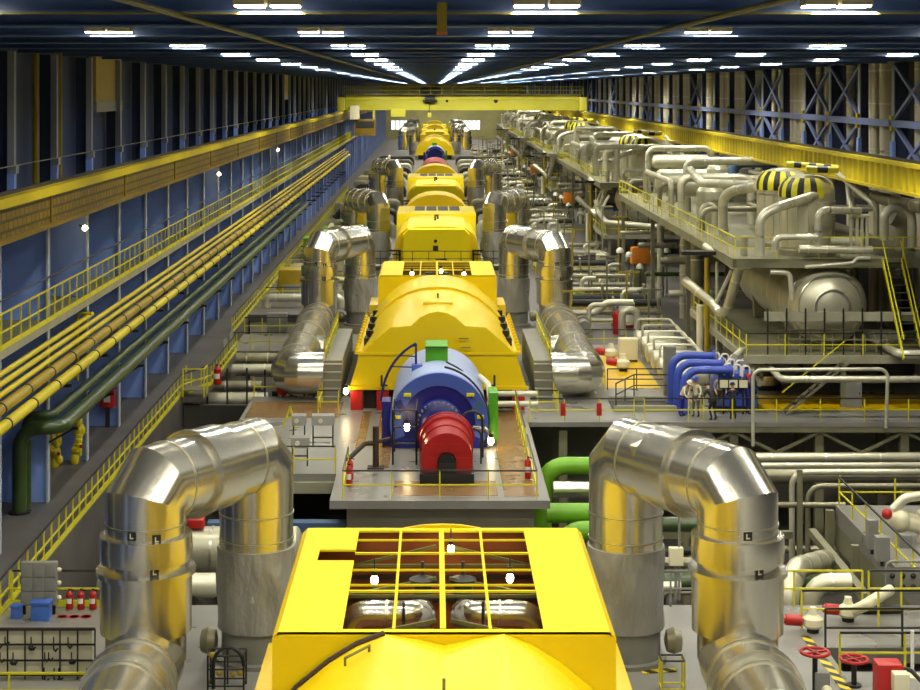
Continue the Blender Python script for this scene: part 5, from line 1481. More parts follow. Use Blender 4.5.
for k in range(10):
    o = part('hanger', MB().box(16.7+k*0.95, 85.22, 2.63, 16.77+k*0.95, 85.3, 4.95), 'black_steel', t)
t = thing('lower_grating', 'grey pipe grating below the domed tank'+B, 'rack', (20, 86, 2.63))
for k in range(12):
    x = 17.4+0.55*k
    o = part('bar', MB().cyl((x, 85.9, 2.63), (x, 85.9, 3.75), 0.04, 6), 'dull_pipe', t) if k == 0 else scopy(o, (0.55, 0, 0))
part('cross_bar', MB().box(17.3, 85.86, 3.7, 23.6, 85.94, 3.8).box(17.3, 85.86, 3.25, 23.6, 85.94, 3.33), 'platform_steel', t)
# twin vessels
for n, (X, Y, R, top) in enumerate(((19.3, 94.0, 1.43, 11.6), (19.75, 90.0, 1.45, 11.45))):
    t = thing('vertical_vessel', ['rear upright vessel with yellow and black striped shoulder', 'front upright vessel with yellow and black striped shoulder'][n]+B, 'tank', (X, Y, 7.2))
    hz = top-0.95
    part('shell', MB().lathe([(R, 7.2), (R, hz)], (X, Y, 0), n=36), 'vessel_clad', t)
    dm = [(R, hz), (R*0.985, hz+0.2), (R*0.9, hz+0.5), (R*0.72, hz+0.74), (R*0.45, hz+0.89), (0.001, top)]
    part('head', MB().lathe(dm, (X, Y, 0), n=36), 'vessel_clad', t)
    sp = MB()
    ns = 9
    a0, a1 = PI*0.95, PI*1.62
    for k in range(ns):
        b0, b1 = a0+(a1-a0)*k/ns, a0+(a1-a0)*(k+1)/ns
        sp.lathe([(R+0.05, hz-0.25), (R+0.06, hz), (R*0.985+0.06, hz+0.2), (R*0.9+0.06, hz+0.5), (R*0.72+0.04, hz+0.78)], (X, Y, 0), n=3, m='rail_yellow' if k % 2 == 0 else 'black_steel', a0=b0, a1=b1, ref=(1, 0, 0))
    part('striped_cover', sp, None, t, 'yellow and black striped cover')
    part('band', MB().lathe([(R+0.03, hz-0.5), (R+0.03, hz-0.42)], (X, Y, 0), n=36), 'cladding_seam', t)
    for k in range(4):
        a = PI*1.05+k*0.42
        part('cladding_joint', MB().cyl((X+(R+0.005)*math.cos(a), Y+(R+0.005)*math.sin(a), 7.2), (X+(R+0.005)*math.cos(a), Y+(R+0.005)*math.sin(a), hz-0.3), 0.025, 6), 'cladding_seam', t)
    part('skirt', MB().lathe([(R+0.1, 7.2), (R+0.1, 7.5), (R, 7.55)], (X, Y, 0), n=36), 'dull_pipe', t)
t = thing('padded_beam', 'yellow and black padded beam atop the vessels'+B, 'beam', (20, 90, 11.5))
a, b = at(786, 164, 91), at(838, 168, 91)
for k in range(7):
    part('pad', MB().cyl(a+(b-a)*(k/7), a+(b-a)*((k+1)/7), 0.17, 10), 'rail_yellow' if k % 2 == 0 else 'black_steel', t)
a, b = at(806, 169, 89.4), at(838, 170, 89.4)
for k in range(3):
    part('pad', MB().cyl(a+(b-a)*(k/3), a+(b-a)*((k+1)/3), 0.19, 10), 'rail_yellow' if k % 2 == 0 else 'black_steel', t)
# big pipes on the platform
bpipe([at(760, 256, 86.6), at(760, 216, 86.6), at(778, 207, 86.9), at(819, 194, 88.9)], 0.25, 'pale_pipe', 'thick silver pipe bending up to the front upright vessel', bend=0.9, n=16, seg=7, rings=1.3)
bpipe([at(723, 240, 102), at(723, 196, 102), at(736, 190, 101), at(758, 186, 98)], 0.3, 'pale_pipe', 'thick silver pipe bending to the rear upright vessel', bend=0.9, n=16, seg=7, rings=1.3)
bpipe([at(690, 170, 112), at(702, 183, 106), at(758, 185, 100)], 0.27, 'pale_pipe', 'long level silver pipe leading to the rear upright vessel', bend=0.8, n=16, rings=1.6)
bpipe([at(775, 252, 86.9), at(775, 237, 86.9), at(817, 237, 86.9)], 0.17, 'pale_pipe', 'low silver pipe bending to the front vessel foot', bend=0.4, n=14)
bpipe([at(818, 252, 87.2), at(818, 210, 87.2), at(860, 211, 88)], 0.2, 'pale_pipe', 'silver pipe rising then level beside the front vessel', bend=0.5, n=14, rings=1.1)
bpipe([at(799, 249, 87.0), at(872, 250, 87.0)], 0.2, 'vessel_clad', 'short fat silver pipe lying along the platform edge', rings=0.9)
bpipe([at(830, 241, 88.6), at(862, 242, 88.6)], 0.22, 'pale_pipe', 'second fat silver pipe lying behind the platform edge')
t = thing('pipe_rack', 'row of thin upright tubes behind the twin vessels'+B, 'rack', (22.5, 88.4, 7.2))
for k, px in enumerate((851, 857, 862, 867)):
    a, b = at(px, 247, 88.4), at(px, 216, 88.4)
    part('tube', MB().cyl(a, b, 0.09, 8), 'pale_pipe', t)
part('header', MB().cyl(at(849, 216, 88.4), at(869, 216, 88.4), 0.11, 8), 'pale_pipe', t)
bpipe([at(852, 190, 96), at(866, 195, 93), at(925, 208, 86)], 0.33, 'dull_pipe', 'thick olive pipe sloping away past the upright vessels', n=16, rings=1.8)
bpipe([at(884, 240, 88), at(884, 207, 88), at(912, 209, 88), at(912, 248, 88)], 0.24, 'pale_pipe', 'inverted U pipe by the platform wall end', bend=0.6, n=14, seg=6)
bpipe([at(893, 216, 92), at(905, 222, 92), at(905, 250, 92)], 0.5, 'dull_pipe', 'fat dull elbow behind the inverted U pipe', bend=0.9, n=18)
bpipe([at(733, 186, 122), at(733, 162, 122), at(776, 162, 122)], 0.4, 'duct_blue', 'blue duct elbow under the crane girder', bend=0.9, n=16)
bpipe([at(846, 172, 96), at(852, 216, 92)], 0.15, 'pale_pipe', 'slanting tube down from the vessel tops')
bpipe([at(836, 172, 95), at(864, 196, 92), at(876, 206, 91), at(876, 238, 91)], 0.15, 'pale_pipe', 'kinked tube behind the front upright vessel', bend=0.3)
bpipe([at(744, 262, 89), at(744, 236, 89)], 0.2, 'vessel_clad', 'stub pipe at the platform corner')
bpipe([at(702, 230, 108), at(702, 206, 108), at(714, 204, 108), at(714, 232, 108)], 0.2, 'pale_pipe', 'small inverted U pipe near the platform rail')
bpipe([at(792, 300, 87.3), at(790, 273, 87.3), at(770, 272, 87.3)], 0.13, 'pale_pipe', 'thin pipe bending over beside the domed tank', bend=0.3)
bpipe([at(805, 267, 86.8), at(853, 263, 86.8), at(857, 258, 86.8), at(870, 258, 86.8)], 0.1, 'pale_pipe', 'thin kinked pipe over the domed tank', bend=0.2)
# V shaped pipes and uprights beneath the platform corner
bpipe([at(684, 280, 93), at(712, 303, 92), at(725, 318, 91), at(739, 268, 90), at(742, 258, 90)], 0.26, 'vessel_clad', 'thick V shaped pipe hanging under the platform corner', bend=0.6, n=16, seg=6, rings=1.2)
bpipe([at(716, 303, 91), at(732, 270, 90.4)], 0.11, 'pale_pipe', 'thin strut pipe inside the V shaped pipe')
bpipe([at(705, 246, 95), at(735, 267, 90), at(752, 266, 89.5)], 0.18, 'pale_pipe', 'slanting pipe under the platform railing', bend=0.4, n=14)
bpipe([at(697, 236, 106), at(697, 330, 106)], 0.42, 'dull_pipe', 'fat upright pipe column below the platform', n=18, rings=2.0)
solo('support_post', MB().cyl(at(707, 258, 95), V((at(707, 258, 95).x, 95, 0)), 0.15, 12), 'pipe_ochre', 'slim ochre upright post below the platform'+B, 'post')
solo('support_post', MB().cyl(at(700, 305, 96), V((at(700, 305, 96).x, 96, 0)), 0.2, 12), 'cream', 'short cream upright post with blotches below the platform'+B, 'post')
solo('support_post', MB().cyl(at(717, 262, 94), V((at(717, 262, 94).x, 94, 0)), 0.09, 8), 'pale_pipe', 'thin pale upright post below the platform'+B, 'post')
solo('dark_plate', MB().box(13.5, 92.5, 6.9, 15.4, 93.3, 7.1), 'black_steel', 'black bracket plate under the platform rail'+B, 'bracket')
# stair to the platform
t = thing('steel_stair', 'yellow sided steep stair down from the tall platform'+B, 'stairs', (23.6, 86, 2.7))
for a, b in (((23.05, 87.4, 7.2), (23.05, 83.4, 2.7)), ((24.0, 87.4, 7.2), (24.0, 83.4, 2.7))):
    part('stringer', MB().bar(a, b, 0.06, 0.22), 'rail_yellow', t)
    part('handrail', MB().bar(V(a)+V((0, 0, 0.95)), V(b)+V((0, 0, 0.95)), 0.05), 'rail_yellow', t)
for k in range(13):
    f = (k+0.5)/13
    o = part('tread', MB().box(23.05, 87.4-4*f-0.12, 7.2-4.5*f-0.02, 24.0, 87.4-4*f+0.12, 7.2-4.5*f+0.02), 'dark_steel', t)
# second level stuff on the platform behind
for k, (x, y, R, h) in enumerate(((22.6, 104, 0.75, 2.4), (18.2, 112, 0.9, 2.0), (21.0, 126, 0.8, 2.8))):
    t = thing('vertical_drum', '%s small upright drum behind the vessels' % ordinal(k+1)+B, 'tank', (x, y, 7.2))
    part('shell', MB().lathe([(R, 7.2), (R, 7.2+h), (R*0.8, 7.2+h+0.25), (0.3, 7.2+h+0.4), (0.001, 7.2+h+0.42)], (x, y, 0), n=24), 'pale_pipe', t)
    part('band', MB().lathe([(R+0.03, 7.2+h*0.6), (R+0.03, 7.2+h*0.66)], (x, y, 0), n=24), 'cladding_seam', t)
for k, (x0, x1, y, z, R) in enumerate(((17.2, 23.0, 118, 9.2, 0.75), (17.5, 24.5, 132, 8.8, 0.9), (18.0, 23.0, 138, 10.0, 0.6))):
    t = thing('horizontal_drum', '%s pale drum lying across the tall platform' % ordinal(k+1)+B, 'tank', (x0, y, 7.2))
    part('shell', MB().lathe([(R*0.5, -0.3), (R*0.85, -0.15), (R, 0), (R, x1-x0), (R*0.85, x1-x0+0.15), (R*0.5, x1-x0+0.3)], (x0, y, z), (1, 0, 0), 24), 'vessel_clad', t)
    for f in (0.2, 0.8):
        part('leg', MB().box(x0+(x1-x0)*f-0.1, y-0.4, 7.2, x0+(x1-x0)*f+0.1, y+0.4, z-R*0.6), 'platform_steel', t)
for k, pth in enumerate((
    [(16.0, 110, 7.2), (16.0, 110, 10.2), (20.5, 110, 10.2), (20.5, 110, 7.2)],
    [(16.2, 116, 7.2), (16.2, 116, 9.6), (16.2, 130, 9.6), (16.2, 130, 7.2)],
    [(18.0, 121, 7.2), (18.0, 121, 10.8), (25.5, 121, 10.8)],
    [(16.6, 125, 7.3), (16.6, 125, 9.0), (20.0, 125, 9.0), (20.0, 129, 9.0), (25.0, 129, 9.0)],
    [(17.0, 135, 7.2), (17.0, 135, 11.2), (22.0, 135, 11.2), (22.0, 135, 7.2)],
    [(23.5, 106, 7.2), (23.5, 106, 9.8), (23.5, 126, 9.8)],
    [(19.0, 99, 7.2), (19.0, 99, 9.0), (25.8, 99, 9.0)],
    [(16.4, 104, 7.2), (16.4, 104, 8.6), (20.0, 104, 8.6), (20.0, 108, 8.6)])):
    bpipe(pth, (0.26, 0.2, 0.3, 0.18, 0.24, 0.22, 0.2, 0.17)[k], ['pale_pipe', 'vessel_clad', 'pale_pipe', 'dull_pipe'][k % 4], '%s bent silver pipe counted back from the twin vessels' % ordinal(k+1), bend=0.6, n=12, rings=2.0 if k % 2 == 0 else 0)
# under the platform: racks of pipe between posts
for k in range(9):
    y = 106+4.1*k; z = 1.0+(k*1.7) % 5.2
    bpipe([(15.2, y, z), (24.5, y, z)] if k % 3 else [(17.4, y, 0), (17.4, y, z), (22.5, y, z), (22.5, y, 6.6)], 0.16+0.05*(k % 4), ['dull_pipe', 'pale_pipe', 'dull_pipe', 'vessel_clad', 'green_paint'][k % 5], '%s pipe from the front under the tall platform' % ordinal(k+1), n=12, rings=1.7 if k % 2 else 0)
for k, (px, py) in enumerate(((620, 251), (629, 255), (654, 251), (667, 251), (640, 267), (688, 267), (683, 271))):
    p = at(px, py, 132)
    t = thing('dome_lamp', '%s white dome lamp on a deck pole' % ordinal(k+1)+B, 'lamp', (p.x, p.y, 0))
    part('shade', MB().lathe([(0.3, -0.12), (0.29, 0.05), (0.2, 0.2), (0.05, 0.28)], p, n=14), 'white_paint', t)
    part('pole', MB().cyl((p.x, p.y, 0), p, 0.04, 6), 'dark_steel', t)
# deck level X 8..15
q = at(640, 253, 134)
t = thing('orange_unit', 'orange rounded unit standing among the deck pipes'+B, 'machine', (q.x, 134, 0))
part('body', MB().rbox(q.x-0.75, 133.5, 2.2, q.x+0.75, 134.6, 3.5, 0.25), 'orange_paint', t)
part('stand', MB().box(q.x-0.5, 133.8, 0, q.x+0.5, 134.3, 2.2), 'platform_steel', t)
for k, y in enumerate((112, 119.5, 128, 138, 147, 154)):
    railing([(8.8, y, 0), (15.0, y, 0)], '%s cross railing on the deck, front first,' % ordinal(k+1)+B, step=1.5, parts=False, m='rail_yellow')
    t = thing('pipe_bundle_rack', '%s low deck rack of level pipes, front first,' % ordinal(k+1)+B, 'rack', (12, y+1.6, 0))
    for j in range(3):
        z = 0.5+0.55*j
        part('pipe', MB().tube([(8.6, y+1.6+0.25*j, z), (15.2, y+1.6+0.25*j, z)], 0.14+0.05*((j+k) % 3), 10), ['pale_pipe', 'dull_pipe', 'dark_steel'][(j+k) % 3], t)
    for x in (9.0, 12.0, 15.0):
        part('stand', MB().box(x-0.06, y+1.4, 0, x+0.06, y+2.4, 2.0), 'platform_steel', t)
for k, (x, y) in enumerate(((9.6, 109), (12.6, 116.5), (10.5, 124.5), (13.4, 134.0), (9.8, 143.5), (13.0, 151))):
    t = thing('pump', '%s small deck pump set, front first,' % ordinal(k+1)+B, 'pump', (x, y, 0))
    part('motor', MB().cyl((x, y-0.7, 0.75), (x, y+0.5, 0.75), 0.4, 14), ['cabinet_grey', 'valve_blue', 'bright_green', 'cream', 'red_paint', 'cabinet_grey'][k], t)
    part('volute', MB().lathe([(0.2, 0.5), (0.55, 0.55), (0.55, 0.95), (0.2, 1.0)], (x, y, 0.75), (0, 1, 0), 16), 'dull_pipe', t)
    part('discharge', MB().tube([(x+0.4, y+0.75, 0.75), (x+0.4, y+0.75, 2.0), (x+1.4, y+0.75, 2.0)], 0.16, 10, 0.4), 'pale_pipe', t)
    part('base', MB().box(x-0.5, y-0.8, 0, x+0.5, y+1.1, 0.3), 'platform_steel', t)
for k, (x, y, R, h, m) in enumerate(((12.9, 113.8, 0.55, 1.6, 'white_paint'), (9.7, 131, 0.5, 1.4, 'dull_pipe'), (14.2, 143, 0.6, 2.0, 'vessel_clad'))):
    t = thing('drum_tank', '%s upright drum with %s shell on the deck' % (['front', 'middle', 'rear'][k], ['white', 'dull', 'silver'][k])+B, 'tank', (x, y, 0))
    part('shell', MB().lathe([(R, 0.2), (R, h), (R*0.7, h+0.18), (0.001, h+0.25)], (x, y, 0), n=20), m, t)
    part('skirt', MB().lathe([(R*0.9, 0), (R*0.9, 0.2)], (x, y, 0), n=20), 'red_paint' if k == 0 else 'dark_steel', t)
for k in range(10):
    x = 8.6+0.72*k; y = 107+((k*37) % 43); h = 3.2+((k*13) % 7)*0.45
    solo('steel_post', MB().bar((x, y, 0), (x, y, h), 0.12).bar((x-0.5, y, h), (x+0.9, y, h), 0.12), 'platform_steel' if k % 3 else 'pipe_ochre', '%s T-topped post counted from the turbines' % ordinal(k+1)+B, 'post')
bpipe([(8.2, 111, 1.3), (10.5, 111, 1.3), (11.3, 111, 2.0), (13.0, 111, 2.0)], 0.22, 'pale_pipe', 'S-bent pale pipe near the front of the deck', bend=0.6, n=12)
bpipe([(12.2, 110.3, 0), (12.2, 110.3, 1.6), (13.2, 110.3, 1.6), (13.2, 110.3, 0)], 0.25, 'pale_pipe', 'small pale inverted U pipe on the deck', bend=0.45, n=12)
solo('hazard_beam', MB().box(8.6, 149.8, 0.0, 15.2, 149.95, 0.6), 'hazard', 'yellow and black hazard striped kerb beam on the deck'+B, 'beam')
index_children()
baythings = LOG[start:]
for i in range(1, 5):
    dy = (0, 70, 140, 210, 277)[i]
    for o in baythings:
        if i == 4 and o.location.y > 128: continue
        c = dup(o, (0, dy, 0), o['label'].replace('{bay}', BAYN[i]), None, CH.get(o.name, []))
for o in baythings: o['label'] = o['label'].replace('{bay}', BAYN[0])

# hairpin pipes seen on the second bay's front
def b2(path, r, lb, m='pale_pipe'): pipe(path, r, m, lb, bend=0.5, n=14, seg=6)
Yq = 152
b2([at(630, 200, Yq)+V((0, 4, 0)), at(630, 200, Yq), at(630, 180, Yq), at(655, 180, Yq), at(656, 214, Yq), at(678, 216, Yq), at(678, 216, Yq)+V((0, 3, 0))], 0.17, 'hairpin silver pipe hanging in front of the second reheater bay')
b2([at(665, 208, Yq), at(665, 180, Yq), at(684, 180, Yq), at(684, 180, Yq)+V((0, 4, 0))], 0.17, 'hooked silver pipe beside the hairpin in front of the second reheater bay')
b2([at(596, 176, 158), at(596, 147, 158), at(664, 147, 158), at(665, 172, 158)], 0.24, 'wide silver pipe arching over the second reheater bay front')
b2([at(617, 182, 154), at(617, 149, 154)], 0.25, 'upright silver pipe under the wide arching pipe of the second reheater bay')
b2([at(596, 200, 148), at(598, 212, 148), at(606, 222, 147), at(660, 227, 146)], 0.22, 'long curved silver pipe sweeping below the second reheater bay')
b2([at(600, 212, 149), at(609, 196, 150)], 0.12, 'thin slanting pipe meeting the long curved pipe')

# ---- blue cooler skid and near deck items, tank side (zone at Y 82..100)
pipe([at(753, 446, 80.9), at(753, 370, 80.9), at(888, 369, 80.9), at(886, 428, 80.9)], 0.085, 'pale_pipe', 'thin pale pipe frame standing at the deck edge beside the blue coolers', bend=0.4, n=10)
pipe([V((at(738, 332, 98).x, 98, 1.95)), V((at(781, 379, 82).x, 82, 1.95)), V((26.5, 82, 1.95))], 0.16, 'pale_pipe', 'long pale pipe running towards the camera then turning along the yellow floor', bend=0.5, n=14, rings=2.2)
pipe([V((at(722, 340, 97).x, 96, 1.4)), V((at(760, 382, 84).x, 84, 1.4))], 0.16, 'dull_pipe', 'dull pipe running beside the long pale pipe')
t = thing('u_bend_pipe', 'pale U-bend pipe with a green section at the frame edge', 'pipe', (22.9, 84, 2.9))
part('pipe_run', MB().tube([(25.0, 90.0, 2.9), (22.9, 90.0, 2.9), (22.9, 83.7, 2.9), (28.0-0.5, 83.7, 2.9)], 0.21, 14, 0.5, 6), 'pale_pipe', t)
part('green_section', MB().cyl((24.9, 90.0, 2.9), (27.4, 90.0, 2.9), 0.215, 14), 'green_paint', t, 'dark green section')
railing([(10.1, 81.6, 0.0), (27.0, 81.6, 0.0)], 'long railing at the deck edge before the blue coolers and yellow floor', step=2.05, topm='black_steel')
# stairs in front of yellow floor
t = thing('folding_stair', 'stair with one yellow handrail on the yellow floor under the tank platform', 'stairs', (18.5, 84, 0))
for dx in (0, 0.8):
    part('stringer', MB().bar((17.2, 83.2+dx, 0), (20.3, 83.2+dx, 2.55), 0.05, 0.12), 'dull_pipe', t)
    if dx: part('handrail', MB().bar((17.2, 83.2+dx, 0.95), (20.3, 83.2+dx, 3.5), 0.05), 'rail_yellow', t)
for k in range(8):
    f = (k+0.5)/8
    part('tread', MB().box(17.2+3.1*f-0.12, 83.2, 2.55*f-0.02, 17.2+3.1*f+0.12, 84.0, 2.55*f+0.02), 'dark_steel', t)
for n, (X, Y, w, h, m) in enumerate(((21.0, 85.3, 0.8, 1.3, 'cabinet_grey'), (15.9, 85.2, 0.6, 1.5, 'duct_blue'), (14.9, 87.5, 1.2, 0.8, 'cabinet_grey'))):
    t = thing('floor_cabinet', ['grey cabinet on the yellow floor under the tank platform', 'slate blue cabinet beside the round hatch drum', 'low grey cabinet behind the blue coolers'][n], 'cabinet', (X, Y, 0))
    part('body', MB().rbox(X-w/2, Y-0.3, 0, X+w/2, Y+0.3, h, 0.03), m, t)
    part('door', MB().box(X-w/2+0.05, Y-0.32, 0.08, X+w/2-0.05, Y-0.3, h-0.08), m, t)
    part('handle', MB().box(X+w/2-0.14, Y-0.35, h*0.5, X+w/2-0.1, Y-0.32, h*0.62), 'black_steel', t)
q = flo(764, 388, 0)
t = thing('hatch_drum', 'low round silver drum with black rim on the grey deck beside the coolers', 'tank', q)
part('shell', MB().lathe([(0.85, 0.25), (0.85, 0.75), (0.6, 0.95), (0.001, 1.0)], q, n=28), 'cladding', t)
part('rim', MB().lathe([(0.9, 0), (0.9, 0.25), (0.8, 0.27)], q, n=28), 'black_steel', t)
# blue coolers
for n, pts in enumerate(([(671.5, 396, 86.2), (671.5, 355, 86.2), (715, 356, 86.2)], [(677.5, 396, 84.9), (677.5, 362.5, 84.9), (723, 363.5, 84.9)], [(684, 398, 83.7), (684, 370, 83.7), (732, 370, 83.7)])):
    P = [at(*p) for p in pts]; P[0].z = 0.0
    pipe(P, 0.2, 'valve_blue', '%s of the three thick blue cooler pipes bending over, counted from the back' % ordinal(n+1), 'cooler_pipe', bend=0.75, n=18, seg=8, flange=True)
    for j in range(3):
        c = at(716+9*j+6*n, 356+5.5*n+1.0*j, 86.2-1.2*n)
        solo('vent_loop', MB().tube([c+V((-0.18, 0, -0.4)), c+V((-0.18, 0, 0.15)), c+V((0.18, 0, 0.15)), c+V((0.18, 0, -0.4))], 0.05, 8, 0.15), 'white_paint', '%s white tube loop on the %s blue cooler pipe' % (ordinal(j+1), ordinal(n+1)), 'pipe')
t = thing('cooler_skid', 'blue cooler skid with three cream gauge panels on the grey deck', 'machine', flo(730, 408, 0))
a, b = at(717, 372, 84.4), at(752, 372, 84.4)
part('frame', MB().rbox(a.x, 84.2, 0.25, b.x, 86.4, a.z, 0.05), 'valve_blue', t)
part('base', MB().box(a.x-0.1, 84.1, 0, b.x+0.1, 86.5, 0.25), 'navy', t)
for n, px in enumerate((723.5, 733, 743)):
    c = at(px, 383.5, 83.4)
    g = part('gauge_panel', MB().rbox(c.x-0.25, 83.3, c.z-0.24, c.x+0.25, 83.5, c.z+0.24, 0.02), 'black_steel', t, 'black framed gauge panel')
    part('gauge_face', MB().box(c.x-0.2, 83.28, c.z-0.19, c.x+0.2, 83.3, c.z+0.19), 'cream', g)
    part('panel_leg', MB().bar((c.x, 83.4, 0), (c.x, 83.4, c.z-0.2), 0.08), 'black_steel', t)
for j in range(4):
    c = at(721+8*j, 376, 84.1)
    part('valve_block', MB().rbox(c.x-0.17, 83.9, c.z-0.2, c.x+0.17, 84.2, c.z+0.15, 0.03), 'valve_blue', t)
for n, (x0, y0, x1, y1) in enumerate(((735, 357, 745, 350), (742, 364, 752, 357), (750, 372, 762, 364))):
    pipe([at(x0, y0, 85), at((x0+x1)/2, y1+1, 85.5), at(x1, y1, 87)], 0.17, 'pale_pipe', '%s short pale stub pipe curving out behind the blue cooler skid' % ordinal(n+1), bend=0.3, n=12)
t = thing('tall_cabinet', 'tall slate grey cabinet behind the blue cooler pipes', 'cabinet', (11.9, 87.6, 0))
part('body', MB().rbox(11.85, 87.4, 0, 12.45, 88.0, 2.7, 0.03), 'stair_grey', t)
part('door', MB().box(11.9, 87.37, 0.1, 12.4, 87.4, 2.6), 'stair_grey', t)
for k in range(6):
    y = 89.5+2.6*k; 
    t = thing('cooler_drum', '%s pale drum from the front lying behind the yellow floor patch' % ordinal(k+1), 'tank', (12.9, y, 0))
    part('shell', MB().lathe([(0.3, -0.2), (0.5, -0.1), (0.55, 0), (0.55, 2.0), (0.5, 2.1), (0.3, 2.2)], (12.3, y, 0.85), (1, 0, 0), 20), 'pale_pipe', t)
    part('saddle', MB().box(12.6, y-0.35, 0, 12.8, y+0.35, 0.5).box(13.8, y-0.35, 0, 14.0, y+0.35, 0.5), 'platform_steel', t)
    pipe([(12.4, y+1.2, 0), (12.4, y+1.2, 1.9), (14.4, y+1.2, 1.9), (14.9, y-0.6, 1.2)], 0.07, 'pale_pipe', '%s thin pale tube from the front over the pale drums' % ordinal(k+1), n=8)
# yellow patch items
motor_valve(flo(623, 371, 0), 'cream motor valve with red motor on the yellow floor patch', sc=1.0)
motor_valve(flo(611, 360, 0), 'cream motor valve at the far end of the yellow floor patch', sc=1.0)
q = flo(628, 361, 0)
t = thing('cream_cabinet', 'cream cabinet on the yellow floor patch', 'cabinet', q)
part('body', MB().rbox(q.x-0.55, q.y-0.4, 0.12, q.x+0.55, q.y+0.4, 1.35, 0.04), 'cream', t)
part('foot', MB().box(q.x-0.5, q.y-0.35, 0, q.x+0.5, q.y+0.35, 0.12), 'black_steel', t)
part('door', MB().box(q.x-0.5, q.y-0.43, 0.2, q.x+0.5, q.y-0.4, 1.28), 'cream', t)
q = flo(617, 334, 0)
t = thing('hose_reel_post', 'red hydrant post standing behind the yellow floor patch', 'hydrant', q)
part('body', MB().cyl(q, q+V((0, 0, 1.25)), 0.28, 14), 'red_paint', t)
part('cap', MB().ball(q+V((0, 0, 1.25)), 0.28, 12), 'red_paint', t)
part('nozzle', MB().cyl(q+V((0, 0, 0.8)), q+V((0.5, -0.1, 0.8)), 0.12, 10), 'cream', t)
railing([(9.0, 89.5, 0), (9.0, 104.5, 0)], 'yellow railing between the silver lower pipe and the yellow floor patch', step=1.7)
railing([(9.2, 90.2, 0), (12.3, 90.2, 0)], 'dark rail at the near end of the yellow floor patch', step=1.5, m='dark_steel', topm='black_steel')
railing([(7.8, 104.8, 0), (14.5, 104.8, 0)], 'yellow railing behind the yellow floor patch and red hydrant', step=1.4)
# sunken ramp
t = thing('ramp_frame', 'grey sunken ramp frame in the deck before the yellow floor patch', 'frame', (10.5, 84, 0))
part('kerb', MB().box(8.9, 84.0, 0, 12.0, 84.25, 0.28), 'slab_edge', t)
part('kerb', MB().box(8.9, 86.6, 0, 12.0, 86.8, 0.28), 'slab_edge', t)
part('plate', MB().box(8.9, 84.25, 0.02, 12.0, 86.6, 0.06), 'pit_grey', t)
railing([(9.0, 84.1, 0.28), (10.2, 86.7, 0.28), (12.0, 86.7, 0.28)], 'thin black rail around the sunken ramp frame', step=1.3, m='dark_steel', topm='black_steel')
railing([(12.3, 86.5, 0), (13.0, 82.0, 0)], 'yellow rail beside the person in blue overalls', step=1.5)
